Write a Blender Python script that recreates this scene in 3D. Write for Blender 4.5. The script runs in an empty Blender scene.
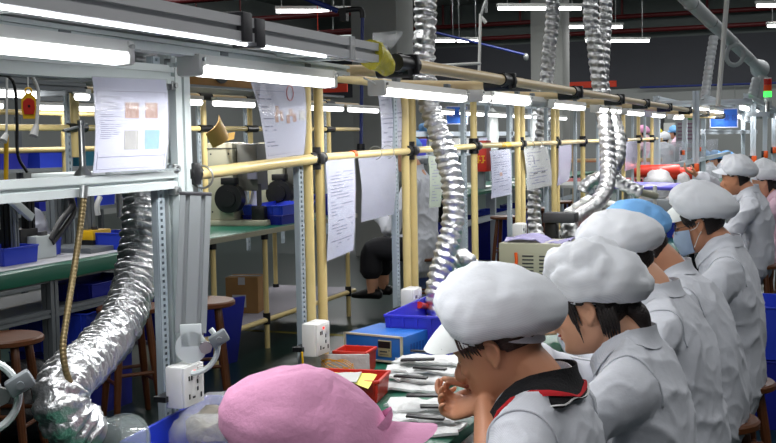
import bpy, bmesh, math, random
from mathutils import Vector, Matrix, noise, Euler
from mathutils.bvhtree import BVHTree
random.seed(11)
D = bpy.data; SC = bpy.context.scene; COL = SC.collection
V = Vector
# ---------------------------------------------------------------- camera
F = 1100.0; CX, CY = 388.0, 221.5
CAM = V((0, 0, 1.45))
_y = V(((822-CX)/F, (CY-132)/F, -1)).normalized()
_u = V((0.011, 1, 0)); _u = (_u - _y*_u.dot(_y)).normalized()
_x = _y.cross(_u)
RC = Matrix((_x, _y, _u))                      # camera axes -> world
cd = D.cameras.new('camera'); cam = D.objects.new('camera', cd); COL.objects.link(cam)
cam.matrix_world = Matrix.Translation(CAM) @ RC.to_4x4()
cd.sensor_width = 36; cd.sensor_fit = 'HORIZONTAL'; cd.lens = F/776*36
cd.clip_start = .05; cd.clip_end = 200
SC.camera = cam

def ray(u, v): return RC @ V(((u-CX)/F, (CY-v)/F, -1))
def PX(u, v, x): r = ray(u, v); return CAM + r*((x-CAM.x)/r.x)
def PY(u, v, y): r = ray(u, v); return CAM + r*((y-CAM.y)/r.y)
def PZ(u, v, z): r = ray(u, v); return CAM + r*((z-CAM.z)/r.z)
def PD(u, v, d): return CAM + ray(u, v)*d

# ---------------------------------------------------------------- materials
def lin(c):
    c = c/255
    return c/12.92 if c <= .04045 else ((c+.055)/1.055)**2.4
MATS = {}
def mat(name, col, rough=.5, metal=0, var=.1, scale=6, bump=0, bscale=60, alpha=1, emit=0, spec=.5, stripes=0, stripe_d=.16, sheen=0):
    if name in MATS: return MATS[name]
    m = D.materials.new(name); m.use_nodes = True
    nt = m.node_tree; N = nt.nodes; L = nt.links
    b = N['Principled BSDF']
    rgb = [lin(c) for c in col]
    tc = N.new('ShaderNodeTexCoord')
    nz = N.new('ShaderNodeTexNoise'); nz.inputs['Scale'].default_value = scale; nz.inputs['Detail'].default_value = 4
    L.new(tc.outputs['Object'], nz.inputs['Vector'])
    mx = N.new('ShaderNodeMix'); mx.data_type = 'RGBA'
    mx.inputs[6].default_value = [max(0, c*(1-var)) for c in rgb]+[1]
    mx.inputs[7].default_value = [min(1, c*(1+var)) for c in rgb]+[1]
    L.new(nz.outputs['Fac'], mx.inputs[0])
    out = mx.outputs[2]
    if stripes:                                   # fine woven thread grid of the coat cloth
        wv = N.new('ShaderNodeTexWave'); wv.bands_direction = 'Z' if stripe_d < .15 else 'X'; wv.inputs['Scale'].default_value = stripes
        mp = N.new('ShaderNodeMapping'); mp.inputs['Rotation'].default_value = (-.64, 0, 0) if stripe_d < .15 else (0, 0, -.64); L.new(tc.outputs['Object'], mp.inputs[0]); L.new(mp.outputs[0], wv.inputs['Vector'])
        m2 = N.new('ShaderNodeMix'); m2.data_type = 'RGBA'; m2.blend_type = 'MULTIPLY'
        rp = N.new('ShaderNodeValToRGB'); rp.color_ramp.elements[0].position = .0; rp.color_ramp.elements[0].color = (1-stripe_d, 1-stripe_d*.9, 1-stripe_d*.7, 1)
        rp.color_ramp.elements[1].position = .35; rp.color_ramp.elements[1].color = (1, 1, 1, 1)
        L.new(wv.outputs['Fac'], rp.inputs[0]); m2.inputs[0].default_value = 1
        L.new(out, m2.inputs[6]); L.new(rp.outputs[0], m2.inputs[7]); out = m2.outputs[2]
    L.new(out, b.inputs['Base Color'])
    b.inputs['Roughness'].default_value = rough; b.inputs['Metallic'].default_value = metal
    b.inputs['Specular IOR Level'].default_value = spec
    if bump:
        n2 = N.new('ShaderNodeTexNoise'); n2.inputs['Scale'].default_value = bscale; n2.inputs['Detail'].default_value = 5
        L.new(tc.outputs['Object'], n2.inputs['Vector'])
        bp = N.new('ShaderNodeBump'); bp.inputs['Strength'].default_value = bump; bp.inputs['Distance'].default_value = .01
        L.new(n2.outputs['Fac'], bp.inputs['Height']); L.new(bp.outputs[0], b.inputs['Normal'])
    if alpha < 1: b.inputs['Alpha'].default_value = alpha
    if emit:
        b.inputs['Emission Color'].default_value = rgb+[1]; b.inputs['Emission Strength'].default_value = emit
    MATS[name] = m; return m

alu_mid = mat('grey_aluminium', (206, 208, 210), .45, .2, .06, 3)
alu = mat('anodised_aluminium', (206, 214, 214), .42, .2, .06, 3)
alu_dark = mat('dull_aluminium', (120, 126, 130), .45, .3, .08, 3)
steel = mat('steel', (165, 168, 168), .3, .8, .1, 8)
zinc = mat('zinc_strip', (170, 182, 190), .45, .25, .06, 5)
cream = mat('cream_pipe', (220, 198, 136), .32, 0, .05, 3)
tan = mat('tan_pipe', (218, 194, 150), .36, 0, .06, 3)
black = mat('black_plastic', (20, 20, 22), .4, 0, .2, 8)
blackm = mat('black_rubber', (26, 26, 28), .6, 0, .2, 8)
charc = mat('charcoal_plastic', (58, 58, 62), .5, 0, .2, 8)
foil = mat('crinkled_foil', (218, 219, 221), .28, .91, .06, 30, .6, 60)
whitep = mat('white_plastic', (225, 226, 224), .4, 0, .03, 4)
offw = mat('off_white_paint', (196, 198, 194), .5, 0, .05, 3)
beige = mat('beige_enamel', (172, 170, 148), .45, 0, .06, 3)
greyp = mat('grey_paint', (120, 124, 128), .5, 0, .08, 3)
blue = mat('blue_plastic', (38, 62, 190), .35, 0, .12, 5)
navy = mat('dark_blue_plastic', (26, 34, 140), .4, 0, .15, 4)
bluebox = mat('blue_enamel', (38, 104, 190), .4, 0, .06, 4)
bluepipe = mat('blue_pipe_paint', (26, 46, 120), .4, 0, .1, 4)
green = mat('green_mat', (14, 92, 70), .38, 0, .12, 5, .05, 200)
bannerm = mat('banner_red', (240, 66, 36), .6)
red = mat('red_plastic', (196, 44, 30), .4, 0, .1, 6)
orange = mat('orange_plastic', (235, 92, 20), .4, 0, .1, 6)
darkred = mat('red_pipe_paint', (92, 14, 18), .5, 0, .15, 3)
yellow = mat('yellow_plastic', (226, 178, 24), .4, 0, .08, 6)
paper = mat('paper', (190, 193, 214), .55, 0, .03, 10)
paperw = mat('cream_paper', (192, 194, 190), .6, 0, .04, 10)
ink = mat('print_ink', (122, 124, 148), .7, 0, .1, 10)
card = mat('cardboard', (150, 112, 66), .8, 0, .12, 8, .1, 50)
wood = mat('varnished_wood', (98, 55, 26), .42, 0, .3, 14, .1, 40)
skin = mat('skin', (214, 160, 128), .5, 0, .08, 14, .06, 140)
skin2 = mat('tanned_skin', (198, 138, 104), .5, 0, .08, 14, .06, 140)
lipm = mat('lips', (150, 74, 66), .45, 0, .1, 14)
hairm = mat('dark_hair', (30, 22, 20), .42, 0, .4, 60, .5, 160)
hairb = mat('brown_hair', (58, 34, 24), .42, 0, .4, 60, .5, 160)
coatm = mat('antistatic_cloth', (214, 217, 224), .75, 0, .03, 5, .25, 30, stripes=130)
capm = mat('white_cap_cloth', (228, 231, 236), .75, 0, .03, 6, .15, 45, stripes=110, stripe_d=.13)
capw = mat('plain_white_cloth', (236, 240, 238), .7, 0, .02, 6, .1, 60)
coatp = mat('pale_pink_cloth', (222, 190, 206), .75, 0, .05, 6, .2, 40)
pinkm = mat('pink_cap_cloth', (226, 158, 196), .8, 0, .06, 9, .2, 120)
bluecap = mat('blue_cap_cloth', (120, 180, 238), .75, 0, .06, 8, .2, 50)
yellowcap = mat('yellow_cap_cloth', (216, 206, 40), .75, 0, .06, 8, .2, 50)
trous = mat('dark_trousers', (24, 24, 30), .8, 0, .2, 8)
maskm = mat('blue_mask', (166, 186, 212), .75, 0, .05, 12, .2, 60)
clear = mat('clear_film', (220, 226, 228), .12, 0, .05, 6, .8, 25, alpha=.3)
milky = mat('milky_film', (214, 216, 218), .25, 0, .08, 14, .9, 40, alpha=.62)
glassm = mat('clear_plastic', (190, 200, 200), .08, 0, .02, 4, alpha=.28)
tube_e = mat('lit_tube', (255, 255, 255), .4, emit=7)
led_e = mat('lit_strip', (246, 250, 255), .4, emit=9)
scrap = mat('grey_scrap', (128, 122, 112), .6, .1, .5, 40, .6, 60)
purple = mat('violet_sheet', (92, 84, 190), .5, 0, .06, 5)
yellowtape = mat('yellow_film', (226, 214, 40), .25, 0, .15, 14, .8, 40, alpha=.8)

# ---------------------------------------------------------------- mesh builder
def frame_from(t, up=V((0, 0, 1))):
    t = t.normalized()
    if abs(t.dot(up)) > .98: up = V((0, 1, 0))
    s = up.cross(t).normalized(); n = t.cross(s)
    return s, n
def crom(pts, n):
    P = [V(p) for p in pts]; out = []
    if len(P) == 2: return [P[0].lerp(P[1], i/n) for i in range(n+1)]
    for i in range(len(P)-1):
        p0 = P[max(i-1, 0)] if i else P[0]*2-P[1]
        p1, p2 = P[i], P[i+1]
        p3 = P[i+2] if i+2 < len(P) else P[-1]*2-P[-2]
        for k in range(n):
            t = k/n
            out.append(.5*((2*p1)+(-p0+p2)*t+(2*p0-5*p1+4*p2-p3)*t*t+(-p0+3*p1-3*p2+p3)*t**3))
    out.append(P[-1].copy()); return out
def interp(xs, ys, x):
    if x <= xs[0]: return ys[0]
    for i in range(len(xs)-1):
        if x <= xs[i+1]:
            t = (x-xs[i])/(xs[i+1]-xs[i]); t = t*t*(3-2*t)*.5+t*.5
            return ys[i]*(1-t)+ys[i+1]*t
    return ys[-1]

class MB:
    def __init__(s): s.bm = bmesh.new()
    def box(s, c, d, rot=None, bev=0):
        r = bmesh.ops.create_cube(s.bm, size=1)['verts']
        M = Matrix.Translation(V(c)) @ ((Euler(rot).to_matrix() if isinstance(rot, tuple) else rot).to_4x4() if rot else Matrix.Identity(4)) @ Matrix.Diagonal((*d, 1))
        bmesh.ops.transform(s.bm, matrix=M, verts=r)
        if bev:
            es = list({e for v in r for e in v.link_edges})
            bmesh.ops.bevel(s.bm, geom=es, offset=min(bev, min(d)*.45), segments=2, affect='EDGES', profile=.5)
        return s
    def span(s, a, b, bev=0):
        a, b = V(a), V(b); return s.box((a+b)/2, [max(abs(k), 1e-4) for k in (b-a)], None, bev)
    def rings(s, rings, caps=True, closed=True):
        vs = [[s.bm.verts.new(p) for p in r] for r in rings]
        n = len(vs[0])
        for i in range(len(vs)-1):
            for k in range(n if closed else n-1):
                a, b, c, d = vs[i][k], vs[i][(k+1) % n], vs[i+1][(k+1) % n], vs[i+1][k]
                try: s.bm.faces.new((a, b, c, d))
                except ValueError: pass
        if caps:
            s.bm.faces.new(vs[0][::-1]); s.bm.faces.new(vs[-1])
        return s
    def cyl(s, p0, p1, r, r1=None, seg=16, caps=True):
        p0, p1 = V(p0), V(p1); r1 = r if r1 is None else r1
        a, b = frame_from(p1-p0)
        R = [[p+(a*math.cos(2*math.pi*k/seg)+b*math.sin(2*math.pi*k/seg))*q for k in range(seg)] for p, q in ((p0, r), (p1, r1))]
        return s.rings(R, caps)
    def tube(s, pts, r, seg=8, sub=6, caps=True):
        P = crom(pts, sub) if sub > 1 else [V(p) for p in pts]
        R = []; nrm = None
        for i, p in enumerate(P):
            t = (P[min(i+1, len(P)-1)]-P[max(i-1, 0)]).normalized()
            if nrm is None: a, nrm = frame_from(t)
            nrm = (nrm-t*nrm.dot(t)).normalized(); a = nrm.cross(t)
            q = r(i/(len(P)-1)) if callable(r) else r
            R.append([p+(a*math.cos(2*math.pi*k/seg)+nrm*math.sin(2*math.pi*k/seg))*q for k in range(seg)])
        return s.rings(R, caps)
    def limb(s, pts, rad, side=(0, 1, 0), n=14, sub=5):
        q = crom([V(p) for p in pts], sub); m = len(pts)-1
        ra = crom([V((*(r if isinstance(r, tuple) else (r, r)), 0)) for r in rad], sub)
        R = []
        for i, p in enumerate(q):
            t = (q[min(i+1, len(q)-1)]-q[max(i-1, 0)]).normalized()
            sd = V(side); sd = (sd-t*sd.dot(t))
            sd = sd.normalized() if sd.length > .05 else frame_from(t)[0]
            b = t.cross(sd)
            R.append([p+sd*(ra[i].x*math.cos(2*math.pi*k/n))+b*(ra[i].y*math.sin(2*math.pi*k/n)) for k in range(n)])
        t0 = (q[0]-q[1]).normalized(); t1 = (q[-1]-q[-2]).normalized()
        e0 = [q[0]+(v-q[0])*.6+t0*min(ra[0].x, ra[0].y)*.6 for v in R[0]]
        e1 = [q[-1]+(v-q[-1])*.6+t1*min(ra[-1].x, ra[-1].y)*.6 for v in R[-1]]
        return s.rings([e0]+R+[e1])
    def ell(s, c, r, rot=None, seg=16):
        v = bmesh.ops.create_uvsphere(s.bm, u_segments=seg, v_segments=max(6, seg*2//3), radius=1)['verts']
        M = Matrix.Translation(V(c)) @ (Euler(rot).to_matrix().to_4x4() if isinstance(rot, tuple) else rot.to_4x4() if rot else Matrix.Identity(4)) @ Matrix.Diagonal((*r, 1))
        bmesh.ops.transform(s.bm, matrix=M, verts=v); return s
    def lathe(s, prof, c=(0, 0, 0), rot=None, seg=24, caps=True):
        M = Matrix.Translation(V(c)) @ (Euler(rot).to_matrix().to_4x4() if isinstance(rot, tuple) else rot.to_4x4() if rot else Matrix.Identity(4))
        return s.rings([[M @ V((max(r, 1e-4)*math.cos(2*math.pi*k/seg), max(r, 1e-4)*math.sin(2*math.pi*k/seg), z)) for k in range(seg)] for r, z in prof], caps)
    def torus(s, c, R, r, rot=None, seg=24, sec=8, a0=0, a1=2*math.pi):
        M = Matrix.Translation(V(c)) @ (Euler(rot).to_matrix().to_4x4() if isinstance(rot, tuple) else rot.to_4x4() if rot else Matrix.Identity(4))
        full = abs(a1-a0-2*math.pi) < 1e-3; n = seg if full else seg+1
        R_ = [[M @ V(((R+r*math.cos(2*math.pi*j/sec))*math.cos(a0+(a1-a0)*i/seg), (R+r*math.cos(2*math.pi*j/sec))*math.sin(a0+(a1-a0)*i/seg), r*math.sin(2*math.pi*j/sec))) for j in range(sec)] for i in range(n)]
        if full: R_.append(R_[0]); s.rings(R_, False); bmesh.ops.remove_doubles(s.bm, verts=s.bm.verts, dist=1e-6); return s
        return s.rings(R_, True)
    def ext(s, poly, p0, p1, up=(0, 0, 1)):
        p0, p1 = V(p0), V(p1); a, b = frame_from(p1-p0, V(up))
        return s.rings([[p+a*q[0]+b*q[1] for q in poly] for p in (p0, p1)])
    def prof(s, p0, p1, w, h, up=(0, 0, 1), g=.009, gd=.009):
        """T-slot aluminium profile: grooves run the whole length on all four faces"""
        ns = max(1, round(h/w)); nw = max(1, round(w/h)); poly = []
        def side(ax, ay, bx, by, n):
            L = math.hypot(bx-ax, by-ay); tx, ty = (bx-ax)/L, (by-ay)/L; nx, ny = ty, -tx
            poly.append((ax, ay))
            for i in range(n):
                m = L*(i+.5)/n
                for o, dpt in ((-g/2, 0), (-g/2, gd), (g/2, gd), (g/2, 0)):
                    poly.append((ax+tx*(m+o)-nx*dpt, ay+ty*(m+o)-ny*dpt))
        W, H = w/2, h/2
        side(-W, -H, W, -H, nw); side(W, -H, W, H, ns); side(W, H, -W, H, nw); side(-W, H, -W, -H, ns)
        return s.ext(poly, p0, p1, up)
    def patch(s, pts, th):
        """closed slab from a grid of points [row][col], thickness th along the normal"""
        nr, nc = len(pts), len(pts[0])
        n = ((pts[0][-1]-pts[0][0]).cross(pts[-1][0]-pts[0][0])).normalized()*th
        A = [[s.bm.verts.new(p) for p in r] for r in pts]; B = [[s.bm.verts.new(p+n) for p in r] for r in pts]
        f = s.bm.faces.new
        for i in range(nr-1):
            for k in range(nc-1):
                f((A[i][k], A[i+1][k], A[i+1][k+1], A[i][k+1])); f((B[i][k], B[i][k+1], B[i+1][k+1], B[i+1][k]))
        for i in range(nr-1):
            f((A[i][0], B[i][0], B[i+1][0], A[i+1][0])); f((A[i][-1], A[i+1][-1], B[i+1][-1], B[i][-1]))
        for k in range(nc-1):
            f((A[0][k], A[0][k+1], B[0][k+1], B[0][k])); f((A[-1][k], B[-1][k], B[-1][k+1], A[-1][k+1]))
        return s
    def xf(s, M): bmesh.ops.transform(s.bm, matrix=M, verts=s.bm.verts); return s
    def remesh(s, vox, smooth=4, fac=.5):
        me = D.meshes.new('tmp'); s.bm.normal_update(); bmesh.ops.recalc_face_normals(s.bm, faces=s.bm.faces); s.bm.to_mesh(me)
        o = D.objects.new('tmp', me); COL.objects.link(o)
        m = o.modifiers.new('r', 'REMESH'); m.mode = 'VOXEL'; m.voxel_size = vox
        if smooth: k = o.modifiers.new('s', 'SMOOTH'); k.iterations = smooth; k.factor = fac
        dg = bpy.context.evaluated_depsgraph_get()
        me2 = D.meshes.new_from_object(o.evaluated_get(dg))
        D.objects.remove(o); D.meshes.remove(me)
        s.bm.free(); s.bm = bmesh.new(); s.bm.from_mesh(me2); D.meshes.remove(me2); s.bm.normal_update(); return s
    def disp(s, fn):
        s.bm.normal_update()
        for v, d in [(v, fn(v.co, v.normal)) for v in s.bm.verts]: v.co += v.normal*d
        return s
    def build(s, name, m, parent=None, world=False, ang=35, fix=True):
        if fix: bmesh.ops.recalc_face_normals(s.bm, faces=s.bm.faces)
        if world and parent:
            r = parent
            while r.parent: r = r.parent
            s.xf(r.matrix_basis.inverted())
        me = D.meshes.new(name); s.bm.to_mesh(me); s.bm.free()
        me.materials.append(m)
        me.polygons.foreach_set('use_smooth', [True]*len(me.polygons))
        me.set_sharp_from_angle(angle=math.radians(ang))
        o = D.objects.new(name, me); COL.objects.link(o)
        if parent: o.parent = parent
        return o

def tag(o, label, cat, group=None, kind=None):
    if label: o['label'] = label
    if cat: o['category'] = cat
    if group: o['group'] = group
    if kind: o['kind'] = kind
    return o
def thing(name, label, cat, loc=(0, 0, 0), rz=0, group=None):
    o = D.objects.new(name, None); COL.objects.link(o); o.empty_display_size = .1
    o.matrix_basis = Matrix.Translation(V(loc)) @ Matrix.Rotation(rz, 4, 'Z')
    return tag(o, label, cat, group)
def solo(mb, name, m, label, cat, loc=None, group=None, ang=35, kind=None):
    """a thing that is one mesh; geometry given in world space, origin put at its base"""
    me_o = mb.build(name, m, None, ang=ang)
    me = me_o.data
    if loc is None:
        lo = [min(v.co[i] for v in me.vertices) for i in range(3)]; hi = [max(v.co[i] for v in me.vertices) for i in range(3)]
        loc = ((lo[0]+hi[0])/2, (lo[1]+hi[1])/2, lo[2])
    me.transform(Matrix.Translation(-V(loc))); me_o.location = loc
    return tag(me_o, label, cat, group, kind)
def struct(mb, name, m, ang=35):
    o = mb.build(name, m, None, ang=ang); o['kind'] = 'structure'; return o
def dup(root, loc, rz=0, label=None, group=None):
    def cp(o, par):
        c = o.copy(); COL.objects.link(c)
        if par: c.parent = par
        for ch in o.children: cp(ch, c)
        return c
    r = cp(root, None); r.matrix_basis = Matrix.Translation(V(loc)) @ Matrix.Rotation(rz, 4, 'Z')
    if label: r['label'] = label
    if group: r['group'] = group
    return r
def N3(p, s, o=0): return noise.noise(V((p[0]*s+o, p[1]*s-o, p[2]*s+2*o)))
def area(name, loc, size, power, parent=None, rot=(0, 0, 0), col=(1, 1, 1)):
    l = D.lights.new(name, 'AREA'); l.shape = 'RECTANGLE'; l.size, l.size_y = size; l.energy = power; l.color = col
    o = D.objects.new(name, l); COL.objects.link(o); o.location = loc; o.rotation_euler = rot
    if parent: o.parent = parent
    return o
# ================================================================= room shell
floorm = mat('green_epoxy_floor', (13, 36, 32), .3, 0, .25, 1.2, spec=.35)
wallm = mat('grey_wall', (150, 154, 152), .8, 0, .06, .8)
walldk = mat('dark_grey_band', (66, 68, 74), .8, 0, .08, .7)
wallup = mat('upper_wall', (92, 100, 98), .8, 0, .08, .8)
ceilm = mat('ceiling_sheet', (110, 114, 112), .8, 0, .08, .8)
colm = mat('column_paint', (150, 152, 148), .75, 0, .05, 1.5)
YB = 30.0
struct(MB().span((-14, -4, -.1), (6, YB+.1, 0)), 'floor', floorm)
struct(MB().span((-14, -4, 5.2), (6, YB+.1, 5.3)), 'ceiling', ceilm)
b = MB(); b.span((-14.1, YB, 0), (6, YB+.2, 2.72)); struct(b, 'wall_back', wallm)
struct(MB().span((-14.1, YB-.04, 2.72), (6, YB+.2, 4.02)), 'trim_1', walldk)
struct(MB().span((-14.1, YB, 4.02), (6, YB+.2, 5.3)), 'trim_2', wallup)
struct(MB().span((-14.1, -4, 0), (-14, YB, 5.3)), 'wall_left', wallm)
# floor marking lines
b = MB(); b.span((-2.35, 2.5, 0), (-2.28, 20, .0015)); b.span((-2.35, 7.4, 0), (-4.4, 7.47, .0015))
struct(b, 'trim_3', mat('floor_line', (150, 140, 60), .6, 0, .3, 6))
# columns (concrete, square)
for k, (x0, y0, u) in enumerate(((-5.42, 12.6, 0), (-5.06, 20.2, 0))):
    struct(MB().span((x0, y0, 0), (x0+.6, y0+.6, 5.2), .01), 'column_%d' % (k+1), colm)
# windows in the left wall
for k, (y, z) in enumerate(((10.2, 1.55), (12.4, 1.55), (15.0, 1.55))):
    b = MB()
    for a in ((-.8, -.45, .8, -.39), (-.8, .39, .8, .45), (-.8, -.45, -.74, .45), (.74, -.45, .8, .45), (-.03, -.4, .03, .4)):
        b.span((-14, y+a[0], z+a[1]), (-13.94, y+a[2], z+a[3]))
    w = struct(b, 'window_%d' % (k+1), offw)
    MB().span((-13.99, y-.75, z-.4), (-13.97, y+.75, z+.4)).build('pane', mat('dark_glass', (30, 36, 40), .1), w)
# clerestory opening strip in the back wall, left of centre, and red banner below the band
tag(MB().span((-6.49, YB-.06, 2.765), (-5.15, YB-.04, 2.93)).build('banner', mat('banner_cloth', (214, 58, 26), .6), None),
    'long orange red banner on the back wall under the dark band', 'banner')
p = PX(0, 0, -1); 
a0, a1 = PD(313, 93, 17), PD(353, 84, 17)
solo(MB().span((a0.x, a0.y, a0.z), (a1.x, a0.y+.03, a1.z)).cyl((a0.x+.1, a0.y+.015, a1.z-.01), (a0.x+.1, a0.y+.015, 5.2), .006, seg=6), 'banner', bannerm, 'small red banner hanging left of the big column', 'banner')
# red sprinkler pipes across the hall with droppers
for k, (v, y, lb) in enumerate(((18, YB-.3, 'upper dark red sprinkler pipe running across the back wall'), (32.5, YB-.3, 'lower dark red sprinkler pipe running along top of dark band'))):
    c = PY(600, v, y); b = MB(); b.cyl((-13.9, y, c.z), (5.9, y, c.z), .06)
    t = thing('sprinkler_pipe', lb, 'pipe', (-4, y, c.z), group=None)
    b.build('main_pipe', darkred, t, True)
    for u in (452, 622, 612, 707, 443, 520) if k == 0 else (384, 410, 540):
        q = PY(u, v, y); MB().cyl((q.x, y, c.z), (q.x, y, 5.2 if k == 0 else c.z+.5), .035).build('dropper', darkred, t, True)
for v0, u0, u1, y in ((0.5, 190, 353, 14.5), (19.5, 250, 353, 16.0), (34.5, 300, 353, 15.0)):
    a, c = PY(u0, v0, y), PY(u1, v0, y)
    solo(MB().cyl((a.x-2, y, a.z), (c.x+.15, y, a.z), .045).cyl((a.x-1, y, a.z), (a.x-1, y, 5.2), .012, seg=8), 'sprinkler_pipe', darkred,
         {0.5: 'topmost red pipe left of the big column, at frame edge', 19.5: 'middle red pipe left of the big column, above the aluminium beam', 34.5: 'lowest red pipe left of the column, just over the beam'}[v0], 'pipe')
# big grey ventilation plenum behind the left canopy
a = PY(190, 30, 17.5)
solo(MB().span((-13.9, 17.5, 2.9), (-7.2, 18.2, 3.35), .02).cyl((-8, 17.8, 3.3), (-8, 17.8, 5.2), .012, seg=8), 'air_duct', mat('duct_grey', (100, 106, 104), .6), 'wide grey air duct crossing high up behind left canopy', 'air duct', (-9, 17.8, 2.9))
# blue compressed air pipes
pts = [PD(*q) for q in ((295, -6, 12.2), (338, 11, 12.2))]
t = thing('air_pipe', 'blue compressed air pipe with elbow running down the big column', 'pipe', PD(361, 60, 12.2))
MB().tube(pts, .03, 12, 1).build('sloping_run', bluepipe, t, True)
MB().tube([PD(338, 11, 12.2), PD(358, 9, 12.2), PD(362, 12, 12.2), PD(362.5, 18, 12.2)], .03, 12, 5).build('elbow', black, t, True)
MB().tube([PD(362.5, 18, 12.2), PD(361, 146, 12.2)], .02, 12, 1).build('riser', bluepipe, t, True)
MB().cyl(PD(361, 144, 12.2), PD(361, 150, 12.2), .045).build('valve', black, t, True)
MB().box(PD(344, 15, 12.2), (.08, .08, .14)).build('bracket', black, t, True)
q = PD(344, 15, 12.2); MB().cyl(q, (q.x, q.y, 5.2), .01, seg=6).build('hanger_rod', steel, t, True)
t = thing('air_pipe', 'thin blue air pipe sloping down right of the tall foil duct', 'pipe', PD(480, 44, 19))
MB().tube([PD(430, 31, 19), PD(526, 55, 19)], .022, 10, 1).build('run', bluepipe, t, True)
q = PD(432, 31.5, 19); MB().cyl(q, (q.x, q.y, 5.2), .008, seg=6).build('hanger_rod', steel, t, True)
MB().ell(PD(526, 57, 19), (.045, .045, .07)).build('end_joint', steel, t, True)
a, c = PY(640, 87.5, YB-.15), PY(776, 89, YB-.15)
solo(MB().cyl((a.x, YB-.15, a.z), (5.9, YB-.15, a.z), .028).cyl((a.x+1, YB-.15, a.z), (a.x+1, YB, a.z), .015, seg=8), 'air_pipe', bluepipe, 'blue air pipe running along back wall at the far right', 'pipe')

# round steel extraction main with ring, cone and white hoses
A, B_ = PD(676, -12, 9.5), PD(760, 69, 15.5)
t = thing('exhaust_main', 'round grey exhaust main slanting across the upper right', 'exhaust pipe', A)
dirn = (B_-A).normalized(); E1 = A.lerp(B_, .9)
gal = mat('galvanised_sheet', (176, 182, 184), .5, .15, .08, 4)
MB().cyl(A-dirn*3.2, E1, .068, seg=24).build('pipe', gal, t, True)
MB().cyl(E1, B_, .068, .13, seg=24).build('end_cone', gal, t, True)
b = MB()
for f in (.12, .3, .55, .78):
    q = A.lerp(B_, f); b.cyl(q-dirn*.02, q+dirn*.02, .073, seg=24)
b.build('collar', steel, t, True)
q = A.lerp(B_, .70)
MB().torus(PD(735, 55, 12.6), .115, .026, RC.to_euler().to_matrix() @ Euler((.2, .3, 0)).to_matrix(), 28, 10).build('hose_loop', gal, t, True)
def flex(pts, r, pitch=.03, amp=.1, seg=14, crumple=0.0, seed=0, sub=24):
    """corrugated hose: rings of ridges along a spline, optional crumple"""
    P = crom(pts, sub); L = [0]
    for i in range(1, len(P)): L.append(L[-1]+(P[i]-P[i-1]).length)
    n = max(8, int(L[-1]/pitch*6)); Q = []; j = 0
    for i in range(n+1):
        s = L[-1]*i/n
        while j < len(P)-2 and L[j+1] < s: j += 1
        Q.append(P[j].lerp(P[j+1], (s-L[j])/max(1e-6, L[j+1]-L[j])))
    R = []; nrm = None
    for i, p in enumerate(Q):
        tt = (Q[min(i+1, n)]-Q[max(i-1, 0)]).normalized()
        if nrm is None: a, nrm = frame_from(tt)
        nrm = (nrm-tt*nrm.dot(tt)).normalized(); a = nrm.cross(tt)
        row = []
        for k in range(seg):
            an = 2*math.pi*k/seg; q = r*(1+amp*(2*abs(math.sin(math.pi*i/6+.1+an*.5*(crumple > 0)))**.8-1.3))
            d = a*math.cos(an)+nrm*math.sin(an); w = p+d*q
            if crumple:
                w += d*(crumple*r*(N3(w, 42, seed)*.9+N3(w, 90, seed)*.6)) + tt*(crumple*r*.5*N3(w, 55, seed+9))
            row.append(w)
        R.append(row)
    return MB().rings(R)
hosew = mat('white_hose', (196, 200, 204), .4, .2, .08, 8)
solo(flex([PD(714, 36, 11), PD(709, 68, 11), PD(703, 112, 11)], .045, .05, .08), 'flexible_hose', hosew, 'thin white hose hanging from the exhaust main', 'hose')
solo(flex([PD(757, 78, 14), PD(752, 100, 14), PD(749, 122, 14)], .06, .06, .07), 'flexible_hose', hosew, 'short white hose hanging below the exhaust cone', 'hose')
solo(MB().tube([PD(763, 76, 14), PD(757, 118, 14)], .06, 12, 1), 'exhaust_drop', gal, 'grey metal drop pipe under the exhaust cone', 'pipe')
solo(MB().tube([PD(765, 80, 14.4), PD(770, 118, 14.4)], .05, 12, 1), 'exhaust_drop', gal, 'grey pipe leaning right below the exhaust cone', 'pipe')
solo(MB().tube([PD(727.5, -8, 9)+(PD(727.5, -8, 9)-PD(718, 106, 9))*2.6, PD(718, 106, 9)], .02, 10, 1), 'conduit', offw, 'thin pale vertical conduit crossing the exhaust main', 'conduit')
# white hanging service pole with arm
t = thing('service_pole', 'pale service pole with side arm between the foil ducts', 'pole', PD(479, 70, 9.5))
MB().tube([PD(479, 74, 9.5), PD(480.5, 14, 9.5)], .014, 12, 1).build('upright', offw, t, True)
MB().tube([PD(481, 16, 9.5), PD(485, 1, 9.5), PD(486, -8, 9.5), PD(487, -8, 9.5)+V((0, 0, 2.3))], .014, 12, 4).build('upper_tube', steel, t, True)
MB().tube([PD(480, 63.5, 9.4), PD(430, 66, 8.6)], .013, 8, 1).build('side_arm', offw, t, True)
MB().tube([PD(481, 17, 9.5), PD(486, 23, 9.5)], .016, 8, 1).build('bracket', offw, t, True)

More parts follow.
